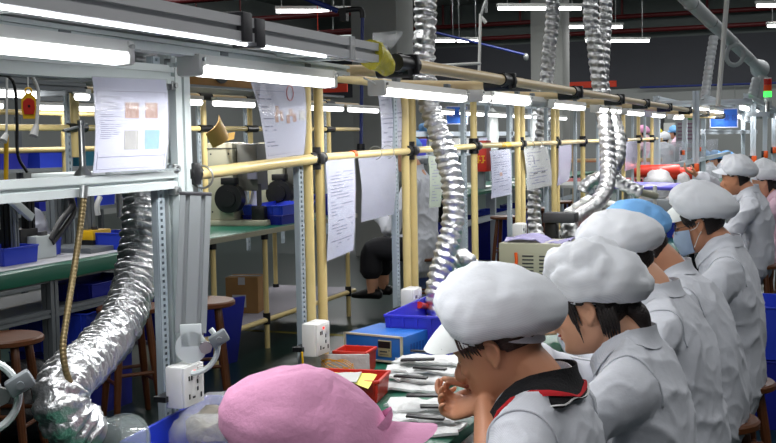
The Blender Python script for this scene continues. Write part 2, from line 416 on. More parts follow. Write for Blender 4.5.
# ceiling fluorescent battens
def ceil_light(c, L, label, power=60, group=None, ang=0):
    t = thing('fluorescent_batten', label, 'ceiling light', c, ang, group)
    MB().box((0, 0, .035), (L, .11, .05), None, .008).build('housing', offw, t)
    MB().cyl((-L/2+.02, 0, -.02), (L/2-.02, 0, -.02), .028).build('tube', tube_e, t)
    for s in (-1, 1): MB().cyl((s*L*.38, 0, .06), (s*L*.38, 0, 5.2-c[2]), .008, seg=6).build('rod', steel, t)
    if power: area('batten_glow', (0, 0, -.06), (L, .1), power, t)
    return t
CL = [(275, 330, 10, 'leftmost ceiling tube, above the long aluminium beam'), (497, 582, 7.3, 'ceiling tube at top edge between two foil ducts'),
      (560, 623, 26, 'second ceiling tube down, crossing behind the paired ducts'), (585, 650, 40, 'lowest of the three ceiling tubes by the paired ducts'),
      (434, 455, 40, 'short far ceiling tube right of the tall foil duct'), (462, 473, 40, 'tiny farthest ceiling tube beside the service pole'),
      (756, 800, 4.5, 'ceiling tube in the top right corner'), (767, 810, 25, 'ceiling tube at right edge, second down'), (340, 350, 10, 'stub of ceiling tube seen behind the blue elbow')]
for u0, u1, v, lb in CL:
    a, c = PZ(u0, v, 3.6), PZ(u1, v, 3.6)
    L = min((c-a).length, 1.55); d = (c-a)
    ceil_light((a+c)/2, max(L, .5), lb, 40, None, math.atan2(d.y, d.x))
for k, (x, y) in enumerate([(0.7, 0.6), (-2.6, 3.2), (0.9, 3.4), (1.2, 6.6), (-5.0, 4.2), (-5.0, 7.5), (-2.6, 8.0), (1.2, 10.5), (-9, 7)]):  # unseen battens, added to light beams and coats from above
    ceil_light((x, y, 3.7), 1.5, 'suspended fluorescent batten added above the line for light, out of view', 30, 'battens above the frame')
for k, (x, y) in enumerate([(-10, 13), (-5, 16), (0, 16), (4, 16), (-10, 22), (-5, 23), (0, 23), (4, 23), (-2.5, 26.5), (2.5, 26.5), (-8, 26.5)]):  # added above the view to brighten the distant walls and columns
    ceil_light((x, y, 5.0), 2.4, 'high fluorescent batten added to brighten the deep hall, out of view', 70, 'high battens above the frame')
# ================================================================= near workbench and racks
XR = -1.35
def yx(u, x): return PX(u, 200, x).y
def slotted(b, p, z0, z1, w=.03, t=.003, pitch=.0135, fl=.012):
    """perforated steel strip facing the bench, every slot cut through"""
    x, y = p; h = w*.34
    b.span((x, y-w/2, z0), (x+t, y-h/2, z1)); b.span((x, y+h/2, z0), (x+t, y+w/2, z1))
    z = z0
    while z < z1:
        b.span((x, y-h/2, z), (x+t, y+h/2, min(z+pitch*.5, z1))); z += pitch
    b.span((x-fl, y-w/2-.001, z0), (x, y-w/2+.002, z1)); b.span((x-fl, y+w/2-.002, z0), (x, y+w/2+.001, z1)); b.span((x-fl-.002, y-w/2, z0), (x-fl+.001, y+w/2, z1))
# green topped bench
t = thing('workbench', 'long green topped assembly bench in front of the pipe rack', 'workbench', (-1.04, 5, 0))
MB().span((-1.32, .5, .755), (-.76, 9.6, .78), .004).build('bench_top', green, t, True)
MB().span((-1.32, .5, .735), (-.76, 9.6, .755)).build('underside_board', offw, t, True)
for y in (.7, 2.6, 4.5, 6.4, 8.3, 9.5):
    for x in (-1.28, -.84): MB().prof((x, y, 0), (x, y, .735), .04, .04, (1, 0, 0)).build('leg', alu, t, True)
b = MB()
for x in (-1.28, -.84): b.span((x-.02, .7, .69), (x+.02, 9.5, .733))
b.build('top_frame', alu_dark, t, True)
# yellow pipe rack
rack = thing('pipe_rack', 'cream pipe rack with black joints standing behind the bench', 'rack', (XR, 5, 0))
posts = [(302, (308.5, 320.5)), (397.5, (406, 413.3)), (466.5, (474.5,)), (511.5, (518, 522.8)), (548.5, (554, 557.5)), (577, (583,)), (599.5, (602.5, 605)), (619, (623.5,)), (634, (638.5,)), (646, (652,))]
slotrow = []
for us, up in posts:
    ys = yx(us, XR); slotrow.append(ys)
    b = MB(); slotted(b, (XR-.004, ys), .3, 1.62, .029); b.build('slotted_upright', zinc, rack, True)
    for u in up:
        y = yx(u, XR); MB().cyl((XR, y, .05), (XR, y, 1.64), .0142, seg=16).build('post', cream, rack, True)
py = [yx(sum(up)/len(up), XR) for us, up in posts]
yA = yx(178, XR)
ends = [yA+.04]+py+[py[-1]+.25]
zr = [(1.380, 1.400), (1.403, 1.410), (1.412, 1.417), (1.418, 1.419)]
for i in range(len(ends)-1):
    z0, z1 = zr[min(i, 3)]
    MB().cyl((XR+.012, ends[i]+.03, z0), (XR+.012, ends[i+1]-.03, z1), .0145 if i == 0 else .0118).build('middle_rail', cream, rack, True)
    MB().cyl((XR, ends[i]+.03, 1.638), (XR, ends[i+1]-.03, 1.638), .0145).build('top_rail', cream, rack, True)
for i, y in enumerate(py):
    z = zr[min(i, 3)][1]+.001
    for zz, s in ((z, .019), (1.638, .019)):
        b = MB(); b.cyl((XR+.006, y-.045, zz), (XR+.006, y+.045, zz), s); b.cyl((XR, y, zz-.032), (XR, y, zz+.032), .021)
        b.box((XR+.006, y, zz), (.05, .03, .03), None, .004); b.cyl((XR+.006, y-.022, zz+.02), (XR+.006, y-.022, zz-.02), .006, seg=8)
        b.build('joint', black, rack, True)
b = MB(); b.cyl((XR+.006, yA+.02, 1.381), (XR+.006, yA+.075, 1.381), .02); b.box((XR+.006, yA+.04, 1.381), (.05, .03, .05), None, .004); b.build('joint', black, rack, True)
# front canopy rail on arms
XF = -.95
fj = [yx(u, XF) for u in (407, 507, 576, 619, 645, 668, 688, 706, 722)]
for i in range(len(fj)-1):
    MB().cyl((XF, fj[i]+.05, 1.634), (XF, fj[i+1]-.05, 1.634), .0165).build('front_rail', tan, rack, True)
for i, y in enumerate(fj):
    z = 1.634
    b = MB(); b.cyl((XF, y-.065, z), (XF, y+.065, z), .0215); b.cyl((XF-.07, y, z-.012), (XF+.015, y, z-.012), .021); b.box((XF, y+.03, z), (.05, .022, .05), None, .004)
    b.cyl((XF, y-.03, z+.024), (XF, y-.03, z-.026), .006, seg=8); b.build('joint', black, rack, True)
    MB().cyl((XF-.06, y, z-.014), (XR+.01, y, 1.636), .0142).build('cross_arm', tan, rack, True)

# near aluminium station
st = thing('aluminium_frame', 'bright aluminium profile frame with canopy at the left', 'frame', (XR, 1.9, 0))
MB().prof((XR, yA, .30), (XR, yA, 1.675), .044, .06, (0, 1, 0), .01, .01).build('post', alu, st, True)
b = MB(); slotted(b, (XR-.004, yx(161.5, XR)), .3, 1.64, .027); b.build('slotted_upright', zinc, st, True)
y0 = .75
MB().prof((XR, y0, 1.371), (XR, yA-.02, 1.371), .04, .04).build('lower_beam', alu, st, True)
MB().prof((XR, y0, 1.592), (XR, yA-.02, 1.602), .04, .04).build('upper_beam', alu, st, True)
yE = yx(382, XF)
MB().prof((XF, .5, 1.6455), (XF, yE, 1.6455), .042, .042).build('front_beam', alu_mid, st, True)
MB().prof((XR+.03, yA-.05, 1.632), (XR+.03, yE, 1.632), .03, .03).build('rear_beam', alu, st, True)
MB().prof((-1.1, .5, 1.626), (-1.1, yx(347, -1.1), 1.622), .03, .024).build('light_rail', alu, st, True)
MB().span((XR+.05, .5, 1.6395), (XF-.022, yE-.05, 1.644)).build('canopy_panel', mat('white_panel', (210, 214, 214), .55, 0, .05, 3), st, True)
MB().span((XF+.000, .5, 1.6195), (XF+.007, yx(327, XF), 1.6245), .002).build('led_strip', led_e, st, True)
yc1, yc2 = yx(240, XF), yx(253, XF)
for y, dz in ((yc1, .004), (yc2, -.003)): MB().span((XF-.025, y-.017, 1.62+dz), (XF+.026, y+.017, 1.671+dz), .003).build('splice_clip', charc, st, True)
for y in (1.2, yA, yE-.1):
    MB().prof((XF-.02, y, 1.6455), (XR, y, 1.6455), .03, .03).build('cross_beam', alu, st, True)
b = MB()
for y, z in ((yA-.032, 1.395), (yA-.032, 1.347), (yA-.032, 1.578), (yA-.032, 1.627)): b.box((XR+.012, y, z), (.02, .024, .02), None, .003); b.cyl((XR+.02, y, z), (XR+.027, y, z), .006, seg=10)
b.bm.free()
for y, z in ((yA-.032, 1.395), (yA-.032, 1.347), (yA-.032, 1.578), (yA-.032, 1.627)):
    b = MB().box((XR+.012, y, z), (.02, .024, .02), None, .003); b.cyl((XR+.019, y, z), (XR+.027, y, z), .006, seg=10); b.build('corner_bracket', steel, st, True)
# film wraps on the end of the front beam
q = V((XF, yE-.01, 1.6455)); b = MB()
R_ = []
for i in range(9):
    f = i/8; yy = yE-.055+.10*f; row = []
    for k in range(16):
        a = 2*math.pi*k/16; p = V((XF+.031*math.cos(a)*(1-.3*f), yy, 1.644+.034*math.sin(a)*(1-.25*f)-.022*f*f)); p += V((0, .2, 1))*N3(p, 60)*.008; row.append(p)
    R_.append(row)
b.rings(R_); solo(b, 'wrapping_film', yellowtape, 'crumpled yellow film wrapped on the beam end', 'film')
b = MB(); R_ = [[V((XF+(.026+.01*f)*math.cos(2*math.pi*k/14), yE+.02+.03*f+.02*math.sin(2*math.pi*k/14), 1.664+.03*f+.008*N3((k, f*3, 1), 1.3))) for k in range(14)] for f in (0, .4, .8, 1.2)]
b.rings(R_, False); solo(b, 'wrapping_film', clear, 'scrap of clear film sticking up behind the yellow wrap', 'film')
b = MB(); yy = yx(346, XF); b.span((XF-.024, yy-.012, 1.621), (XF+.024, yy+.012, 1.670)); solo(b, 'tape_band', milky, 'band of clear tape around the aluminium beam', 'tape')
for i, (u, x) in enumerate(((132, -1.2), (325, -1.0))):
    p = PX(u, 30 if i == 0 else 61, x)
    solo(MB().box((p.x, p.y, 1.6375), (.012, .05, .004), (0, 0, .4)), 'tape_tab', yellow, ('yellow tape tab under the canopy panel, far left', 'yellow tape tab under the canopy near the beam end')[i], 'tape')

# bench light fittings
def bench_light(y0_, y1_, label, z=1.535, end_tilt=0, power=4.5):
    L = y1_-y0_; t = thing('tube_light', label, 'bench light', (-1.1, (y0_+y1_)/2, z))
    b = MB(); poly = [(-.024, .018), (-.02, .04), (.02, .04), (.024, .018)]
    b.ext(poly, (0, -L/2, 0), (0, L/2, 0)); b.build('housing', whitep, t)
    poly = [(.025*math.cos(a), .02+.02*math.sin(a)) for a in [math.pi+math.pi*k/10 for k in range(11)]]
    MB().ext(poly, (0, -L/2+.025, 0), (0, L/2-.02, 0)).build('diffuser', tube_e if power else offw, t)
    for s in (-1, 1):
        b = MB(); b.box((0, s*(L/2-.008), .02), (.052, .018, .042), None, .006); b.build('end_cap', whitep if power else offw, t)
        MB().box((0, s*L*.3, .047), (.016, .03, .014), None, .002).build('clip', alu_dark, t)
        MB().cyl((.02, s*(L/2-.012), .03), (.031, s*(L/2-.012), .03), .004, seg=8).build('screw', steel, t)
    if power: area('bench_glow', (0, 0, -.012), (.05, L*.9), power, t)
    return t
def y11(u): return yx(u, -1.1)
bench_light(.78, y11(128), 'lit tube light at far left above the specification sheet', 1.583)
bench_light(y11(192), y11(331), 'lit tube light under canopy right of the aluminium post', 1.576)
bench_light(y11(378), y11(463), 'lit tube light beside the yellow film wrap', 1.568)
LB = ['pale tube light just right of the second foil duct', 'short lit tube light before the paired ducts', 'lit tube light right behind the paired ducts', 'lit tube light over the clear sleeve, fifth along the rail', 'lit tube light, sixth along the tan rail', 'small lit tube light near rail end', 'farthest lit tube light by the hanging sign']
for i in range(7):
    ya = fj[i+1]-.06 if i else yx(485, -1.1)
    bench_light(yx(486, -1.1) if i == 0 else fj[i]+.15, yx(543, -1.1) if i == 0 else fj[i]+.85, LB[i], 1.575, 0, 4.5 if i else 0)
# unlit blue-white wire between fittings
solo(MB().tube([PX(364, 78, -1.1), PX(372, 82, -1.1), PX(378, 86, -1.1)], .0025, 6, 4), 'wire', whitep, 'thin white lamp wire drooping to the third tube light', 'wire')

# mains outlet boxes strapped to the posts
def outlet(u, v, x, label, s=1.0, neon=True):
    c = PX(u, v, x); t = thing('outlet_box', label, 'socket box', c)
    MB().box((-.0, 0, 0), (.042*s, .086*s, .092*s), None, .005).build('box', whitep, t)
    MB().box((.023*s, 0, 0), (.008*s, .082*s, .088*s), None, .003).build('face_plate', whitep, t)
    for yy, zz, ry, rz_ in ((-.022, .018, .004, .010), (-.012, .018, .004, .010), (-.022, -.022, .004, .011), (.012, -.01, .004, .009), (.012, .006, .004, .009), (-.004, -.026, .009, .004), (.026, -.026, .004, .011)):
        MB().box((.0275*s, yy*s, zz*s), (.002, ry*s, rz_*s)).build('socket_slot', black, t)
    MB().box((.028*s, .022*s, .026*s), (.006, .02*s, .024*s), None, .002).build('switch', whitep, t)
    if neon: MB().box((.0275*s, -.002, .03*s), (.003, .008*s, .006*s)).build('neon', mat('neon_red', (255, 60, 50), .4, emit=1.5), t)
    MB().box((-.028*s, -.02*s, -.025*s), (.03*s, .07*s, .012*s)).build('strap', black, t)
    return t
outlet(184, 384, XR+.075, 'white socket box with red neon on the aluminium post', .98)
outlet(315, 338, XR+.045, 'white socket box strapped to the double cream post', 1.0)
outlet(410.5, 301, XR+.045, 'white socket box on the post beside blue instrument', 1.0, False)
outlet(519, 233, XR+.045, 'small white socket box above the beige power supply', 1.0, False)
outlet(556, 239, XR+.045, 'farthest white socket box, left of the foil duct elbow', 1.0, False)

# tilting aluminium arm with arc bracket
def arm(base, rz, label, tilt, a0=-.5, a1=2.3):
    t = thing('tilting_arm', label, 'support arm', base, rz)
    R1 = Euler((tilt, 0, 0)).to_matrix()
    MB().prof((0, 0, .03), R1 @ V((0, 0, .325)), .04, .066, (0, 1, 0)).build('profile', mat('arm_aluminium', (158, 164, 166), .45, .25, .06, 3), t)
    MB().box(R1 @ V((0, 0, .328)), (.042, .068, .006), R1, .001).build('end_cap', charc, t)
    b = MB(); b.lathe([(0, -.003), (.034, -.003), (.034, .003), (0, .003)], (.026, 0, .0), (0, math.pi/2, 0), 28); b.box((.026, 0, .025), (.006, .046, .05), None, .002)
    b.build('pivot_plate', alu, t)
    MB().torus((.03, 0, 0), .056, .006, (0, math.pi/2, 0), 28, 8, a0, a1).build('slotted_arc', alu, t)
    b = MB(); b.box((.05, .058, .02), (.025, .04, .026), (.5, 0, 0), .004); b.cyl((.02, .058, .02), (.07, .058, .02), .006, seg=10); b.build('clamp', alu_dark, t)
    b = MB(); b.cyl((.03, .03, 0), (.042, .03, 0), .014, seg=8); b.build('pivot_bolt', steel, t)
    return t
p = PX(191, 345, -1.265); arm(p, -1.0, 'tilted aluminium arm with arc bracket beside the post', -.06)
p = PX(-20, 393, -1.2); arm(p, -.85, 'aluminium arm and white dial bracket cut by left edge', .30, 0, 2*math.pi)
# ================================================================= sheets on the rails
def sheet(c, x, label, m=paper, rows=0, pics=(), rings=(), cols=(.08, .92), boxes=(), seed=0, glare=False, cat='paper sheet', name='instruction_sheet', t0=.1, t1=.92, film=True, bulge=.006):
    TL, TR, BR, BL = [PX(u, v, x) for u, v in c]
    t = thing(name, label, cat, (TL+TR+BR+BL)/4)
    rnd = random.Random(seed)
    def P(s, q, o=0):
        p = TL.lerp(TR, s).lerp(BL.lerp(BR, s), q)
        return p+V((bulge*math.sin(q*math.pi)+.003*N3((s*2, q*3, seed), 1.1)+o, 0, 0))
    MB().patch([[P(s/6, q/8) for s in range(7)] for q in range(9)], -.0008).build('page', m, t, True)
    def strip(b, s0, s1, q0, q1, o=.0012):
        b.patch([[P(s0+(s1-s0)*i/4, q, o) for i in range(5)] for q in (q0, q1)], -.0004)
    if rows:
        b = MB()
        for r in range(rows):
            q = t0+(t1-t0)*r/rows; s = cols[0]
            while s < cols[1]-.05:
                w = rnd.uniform(.04, .22)
                if rnd.random() < .68: strip(b, s, min(s+w, cols[1]), q, q+(t1-t0)/rows*.3)
                s += w+.025
                if rnd.random() < .14: break
        b.build('printed_text', ink, t, True)
    if boxes:
        b = MB()
        for s0, q0, s1, q1 in boxes:
            e = .004
            strip(b, s0, s1, q0, q0+e); strip(b, s0, s1, q1-e, q1); strip(b, s0, s0+e*1.4, q0, q1); strip(b, s1-e*1.4, s1, q0, q1)
        b.build('printed_rule', ink, t, True)
    for s0, q0, s1, q1, mm in pics:
        b = MB(); strip(b, s0, s1, q0, q1, .0015); b.build('printed_picture', mm, t, True)
    for s in rings:
        p = P(s, 0)
        MB().torus((p.x, p.y, p.z+.012), .021, .0013, (math.pi/2, 0, .25), 20, 6).build('binder_ring', steel, t, True)
    if film:
        MB().patch([[P(-.015+1.03*s/6, q/8*1.02-.01, .0022) for s in range(7)] for q in range(9)], -.0003).build('sleeve', clear_s, t, True)
    return t
clear_s = mat('sleeve_film', (232, 234, 240), .1, 0, .03, 6, .35, 18, alpha=.14)
flesh = mat('photo_flesh', (186, 140, 118), .5, 0, .35, 30)
photog = mat('photo_grey', (168, 166, 160), .5, 0, .25, 40)
photob = mat('photo_blue', (120, 178, 226), .5, 0, .2, 40)
stamp = mat('red_stamp', (190, 110, 110), .6)
paperb = mat('bright_paper', (214, 216, 238), .5, 0, .03, 10)
s1 = sheet(((92, 77), (166, 80), (165, 169), (93, 173)), XR+.03, 'large specification sheet with four pictures standing on the aluminium beam', paperb, 22, 
      ((.38, .26, .57, .43, flesh), (.66, .26, .84, .43, flesh), (.37, .56, .57, .77, photog), (.66, .56, .87, .77, photob)), (), (.06, .32), ((.03, .14, .97, .84), (.34, .14, .97, .84), (.03, .84, .97, .97)), 3, t0=.2, t1=.66)
b = MB(); b.span((XR+.022, PX(94, 120, XR).y, 1.391), (XR+.034, PX(165, 120, XR).y, 1.397)); b.build('clip_rail', glassm, s1, True)
s2 = sheet(((251, 82), (304, 86), (303, 154), (267, 160)), XR+.002, 'tilted work sheet with hand pictures and red stamp, behind the rail', paper, 16,
      ((.34, .30, .41, .40, flesh), (.30, .38, .37, .52, flesh), (.42, .36, .48, .50, flesh), (.62, .34, .69, .44, flesh), (.55, .42, .62, .54, flesh), (.69, .40, .77, .52, flesh), (.84, .36, .97, .5, photog)), (), (.05, .3), ((.04, .1, .97, .95),), 5)
b = MB(); c0 = PX(290, 93, XR+.008); b.torus(c0, .02, .0012, (0, math.pi/2, 0), 24, 6); b.build('round_stamp', stamp, s2, True)
sheet(((325.5, 161), (353.5, 158.5), (353.5, 250), (326.5, 261)), XR+.02, 'long typed sheet hanging under the rail right of double post', paper, 24, (), (), (.12, .9), (), 6, t0=.12)
sheet(((378, 94), (403, 92), (403, 149), (381, 151)), XR-.012, 'glossy sleeve sheet under the third tube light, above the rail', paper, 10, (), (), (.1, .9), (), 7)
sheet(((358, 158), (395, 155), (393, 214), (361, 222)), XR+.016, 'blank cloudy sleeve hung by two rings left of foil duct post', mat('milky_sheet', (146, 148, 166), .2, 0, .12, 20, .3, 20), 0, (), (.45, .78), (), (), 8, name='document_sleeve')
sheet(((428, 156), (440, 155), (440, 207), (428.5, 207.5)), XR-.006, 'narrow greenish card hanging just left of the tall foil duct', mat('green_card', (150, 158, 144), .6), 14, (), (), (.2, .9), (), 9, film=False)
sheet(((489.5, 151), (509, 149), (511, 194), (491, 198.5)), XR+.016, 'lilac typed sheet with one brown picture, hung by ring', paper, 16, ((.4, .48, .52, .56, flesh),), (.6,), (.12, .9), (), 10)
sheet(((523, 149), (547, 146.5), (551.5, 185), (527, 190.5)), XR+.016, 'pale grey sheet with two dark marks in front of ribbed duct', paperw, 12, ((.25, .6, .42, .64, charc), (.58, .6, .75, .64, charc), (.32, .2, .36, .4, ink)), (.3, .62), (.1, .9), (), 11)
sheet(((558, 146), (571, 145), (569, 180), (557, 186)), XR+.014, 'cloudy clear sleeve hanging right of the pale grey sheet', mat('milky_lilac', (176, 170, 196), .2, 0, .1, 20), 0, (), (), (), (), 12, name='document_sleeve')
sheet(((625, 141), (637, 140), (636, 168), (624.5, 171)), XR+.014, 'lilac sleeve hanging between far posts right of paired ducts', mat('milky_lilac', (176, 170, 196), .2), 5, (), (), (.2, .8), (), 13, name='document_sleeve')
# white label strip on the fourth light fitting area and tape marks
solo(MB().cyl((XR+.012, yx(413+36, XR)+.0, 1.4145), (XR+.012, yx(448, XR)+.03, 1.4145), .0128), 'tape_band', yellow, 'yellow tape band around middle rail by the tall duct', 'tape')
solo(MB().cyl((XR+.012, yx(498, XR), 1.4180), (XR+.012, yx(507, XR), 1.4180), .0128), 'tape_band', yellow, 'yellow tape band on the rail above lilac typed sheet', 'tape')
solo(MB().cyl((XR+.012, yx(349, XR), 1.4075), (XR+.012, yx(352, XR), 1.4075), .0128), 'tape_band', orange, 'orange tape band on the rail right of double post', 'tape')
p = PX(202, 172, XR+.01); solo(MB().torus((p.x, p.y, 1.372), .026, .0025, (math.pi/2, 0, .2), 24, 8), 'binder_ring', steel, 'steel ring hanging on the rail next to aluminium post', 'ring')

# ================================================================= foil ducts
d1 = thing('foil_duct', 'crumpled foil duct bending down behind the aluminium post at left', 'air duct', PD(100, 443, 2.3))
flex([PX(143, 30, -1.60), PX(144, 90, -1.60), PX(146, 150, -1.58), PX(143, 215, -1.55), PX(136, 275, -1.52), PX(121, 322, -1.47), PX(90, 360, -1.40), PX(64, 384, -1.33), PX(62, 410, -1.30), PX(84, 432, -1.29)], .048, .021, .12, 36, .13, 1).build('hose', foil, d1, True, 60)
q0, q1 = PX(80, 431, -1.29), PX(101, 446, -1.28); dd = (q1-q0).normalized()
MB().cyl(q0, q0+dd*.02, .048, seg=28).build('clamp_band', steel, d1, True)
rot = dd.to_track_quat('Z', 'Y').to_matrix()
MB().lathe([(.046, 0), (.05, .02), (.053, .04), (.075, .07), (.085, .085), (.082, .085), (.05, .045)], q0+dd*.015, rot, 28, False).build('clear_hood', mat('hood_plastic', (140, 150, 150), .1, 0, .05, 6, alpha=.34), d1, True)
MB().torus(q0+dd*.10, .084, .004, rot, 28, 8).build('hood_rim', mat('hood_plastic', (140, 150, 150), .1, 0, .05, 6, alpha=.34), d1, True)
def duct(pts, r, label, up=True, **k):
    if pts[0].z > 1.9: pts = [V((pts[0].x, pts[0].y, 5.19)), V((pts[0].x, pts[0].y, (pts[0].z+5.2)/2))]+pts
    return solo(flex(pts, r, **k), 'foil_duct', foil, label, 'air duct', ang=60)
duct([PD(425, -12, 3.9), PD(424, 40, 3.9), PD(427, 95, 3.9), PD(441, 140, 3.88), PD(452, 180, 3.86), PD(453, 222, 3.84), PD(444, 258, 3.82), PD(437, 292, 3.8), PD(440, 322, 3.8), PD(455, 330, 3.85)], .0375, 'tall crumpled foil duct from ceiling, right of the column', pitch=.027, amp=.12, seg=36, crumple=.15, seed=2)
duct([PD(449, 300, 4.15), PD(451, 272, 4.15), PD(459, 258, 4.15), PD(468, 262, 4.15), PD(474, 280, 4.2), PD(476, 310, 4.2)], .034, 'short foil duct hump rising behind the tall crumpled duct', pitch=.026, amp=.12, seg=28, crumple=.14, seed=3)
duct([PD(553, -12, 6.3), PD(549, 50, 6.3), PD(545, 100, 6.3), PD(541, 140, 6.3), PD(536, 180, 6.28), PD(534, 212, 6.25), PD(538, 238, 6.2), PD(546, 256, 6.15)], .038, 'ribbed foil duct passing behind the pale grey sheet', pitch=.042, amp=.13, seg=20, crumple=.03, seed=4)
duct([PD(590, -12, 6.0), PD(594, 40, 6.0), PD(600, 90, 6.0), PD(606, 130, 5.95), PD(608, 165, 5.9), PD(606, 188, 5.8), PD(594, 206, 5.7), PD(578, 216, 5.6), PD(570, 226, 5.55), PD(572, 240, 5.5)], .041, 'left duct of the pair, curling down to white covers', pitch=.04, amp=.09, seg=22, crumple=.05, seed=5)
duct([PD(606, -12, 6.2), PD(604, 45, 6.2), PD(603, 85, 6.2), PD(611, 112, 6.2), PD(618, 132, 6.15), PD(619, 156, 6.1), PD(613, 172, 6.1), PD(618, 181, 6.1), PD(629, 187, 6.1), PD(641, 192, 6.1)], .036, 'right duct of the pair, bulging then running to the pipe end', pitch=.038, amp=.09, seg=22, crumple=.05, seed=6)
duct([PD(583, 192, 6.5), PD(587, 184, 6.5), PD(597, 178, 6.5), PD(606, 177, 6.5)], .036, 'short foil duct arch behind the left duct of pair', pitch=.038, amp=.1, seg=20, crumple=.04, seed=7)
# flexible brass conduit with swivel stand
t = thing('flexible_conduit', 'thin brassy flexible conduit curving down in front of foil duct', 'conduit', PX(98, 428, -1.27))
brass = mat('dull_brass', (128, 112, 78), .4, .5, .3, 20)
flex([PX(84, 196, XR+.03), PX(80, 230, XR+.03), PX(74, 270, XR+.035), PX(67, 315, XR+.05), PX(63, 350, XR+.06), PX(69, 380, XR+.07), PX(84, 405, XR+.075), PX(101, 424, XR+.08)], .0062, .0075, .07, 10, 0, 0).build('hose', brass, t, True, 60)
MB().cyl(PX(84, 186, XR+.03), PX(83, 198, XR+.03), .008, seg=12).build('upper_ferrule', steel, t, True)
MB().cyl(PX(99, 422, XR+.08), PX(103, 428, XR+.08), .0085, seg=12).build('lower_ferrule', brass, t, True)
t = thing('clamp_post', 'grey metal clamp post with thin lever on aluminium beam', 'clamp post', (XR, yx(84, XR), 1.391))
MB().lathe([(.018, 0), (.016, .006), (.009, .014), (.0065, .02), (.006, .1), (.0075, .102), (.0075, .108), (0, .108)], (0, 0, 0), None, 20).build('post', steel, t)
MB().cyl((0, .02, .1), (.0, -.055, .088), .0028, seg=8).build('lever', steel, t)

# ================================================================= things on the near bench
def tray(c, s, h, rz, m, label, group=None, name='plastic_tray', cat='tray', th=.004, flare=.06, ribs=4, lip=True):
    """open tapered tray, ribbed walls, rolled lip; c is the bottom centre"""
    t = thing(name, label, cat, c, rz, group); L, W = s
    def ring(f, z): 
        return [V((sx*(L/2*f[0]), sy*(W/2*f[1]), z)) for sx, sy in ((-1, -1), (1, -1), (1, 1), (-1, 1))]
    f0 = (1-flare, 1-flare)
    b = MB(); o0 = ring(f0, 0); o1 = ring((1, 1), h)
    i1 = [V((p.x-math.copysign(th, p.x), p.y-math.copysign(th, p.y), h)) for p in o1]; i0 = [V((p.x-math.copysign(th, p.x), p.y-math.copysign(th, p.y), th)) for p in o0]
    b.rings([o0, o1, i1, i0]); b.build('shell', m, t)
    if lip:
        b = MB(); e = .007
        for a_, c_ in ((0, 1), (1, 2), (2, 3), (3, 0)):
            p, q = o1[a_], o1[c_]; b.box((p+q)/2+V((0, 0, -.004)), (abs(p.x-q.x)+e if abs(p.x-q.x) > .001 else e, abs(p.y-q.y)+e if abs(p.y-q.y) > .001 else e, .01), None, .003)
        b.build('lip', m, t)
    if ribs:
        for k in range(ribs):
            x = -L/2*.85+L*.85*k/max(1, ribs-1)
            for sy in (-1, 1):
                b = MB(); b.rings([[V((x+d, sy*(W/2*f+e2), z)) for d, e2 in ((-.004, -.001), (.004, -.001), (.004, .004), (-.004, .004))] for f, z in ((f0[1], .004), (1, h-.006))]); b.build('rib', m, t)
    return t
ZT = .782
tray((-1.15, 2.0, ZT), (.30, .40), .085, .1, blue, 'blue tray in the bottom left corner holding the bagged scrap')
# bag of scrap in the tray
c = V((-1.16, 2.02, ZT+.02))
b = MB().ell(c+V((0, 0, .045)), (.095, .125, .04), None, 28); b.disp(lambda p, n: .014*N3(p, 25)+.01*N3(p, 70))
solo(b, 'scrap_heap', scrap, 'grey pile of small scrap parts inside the clear bag', 'scrap', kind='stuff')
b = MB(); rr = [(.105, .14, .0), (.118, .155, .03), (.122, .165, .055), (.115, .155, .08), (.09, .125, .096), (.075, .10, .09), (.068, .09, .07)]
b.rings([[c+V((a*math.cos(2*math.pi*k/40), e*math.sin(2*math.pi*k/40), z)) for k in range(40)] for a, e, z in rr], False)
for v in b.bm.verts:
    v.co += V((N3(v.co, 14), N3(v.co, 14, 5), N3(v.co, 12, 9)))*.02+V((N3(v.co, 45, 3), N3(v.co, 45, 6), N3(v.co, 45, 7)))*.007
t = solo(b, 'plastic_bag', milky_c if 'milky_c' in globals() else mat('bag_film', (206, 208, 206), .15, 0, .1, 14, .8, 30, alpha=.34), 'open crumpled clear bag of scrap in the blue tray', 'plastic bag', ang=60)
# orange bin with sleeves and notes
p = PZ(357, 384, ZT)
ob = tray((-1.15, 2.60, ZT), (.20, .13), .058, .15, red, 'orange red parts bin with notes in front of socket box', ribs=3)
tray((-1.262, 2.915, ZT), (.10, .09), .062, .05, red, 'smaller red bin behind the orange bin, by blue instrument', ribs=0)
clear_box = thing('plastic_folder', 'cloudy folder standing against the orange bin with orange wires', 'folder', (-1.27, 2.785, ZT))
MB().box((0, 0, .036), (.20, .005, .07), (.12, 0, .3), .002).build('sheet', milky, clear_box)
b = MB()
for k in range(7):
    pts = [V((.02+.05*math.cos(a+k), -.022, .045+.016*math.sin(a*1.3+k*.7))) for a in (0, 1.2, 2.4, 3.6)]; b.tube(pts, .0013, 5, 4)
b.build('wire_coil', mat('amber_wire', (214, 150, 30), .4), clear_box)
note = mat('yellow_note', (238, 230, 110), .7, 0, .03, 10)
def slab(corn, label, m, name, cat, th=.001):
    P = [V(q) for q in corn]; return solo(MB().patch([[P[0].lerp(P[1], s/4).lerp(P[3].lerp(P[2], s/4), q/4)+V((0, 0, .004*N3((s, q, len(label)), .6))) for s in range(5)] for q in range(5)], th), name, m, label, cat)
slab([PZ(316, 370, .845), PZ(345, 374, .845), PZ(352, 381, .845), PZ(322, 376, .845)], 'yellow note lying left on the orange bin', note, 'paper_note', 'note')
slab([PZ(350, 372, .846), PZ(377, 374, .846), PZ(368, 389, .832), PZ(350, 381, .846)], 'yellow note hanging over right end of orange bin', note, 'paper_note', 'note')
slab([PZ(330, 373, .848), PZ(362, 372, .848), PZ(356, 382, .849), PZ(335, 380, .849)], 'white slip between the two yellow notes', paperw, 'paper_note', 'note')
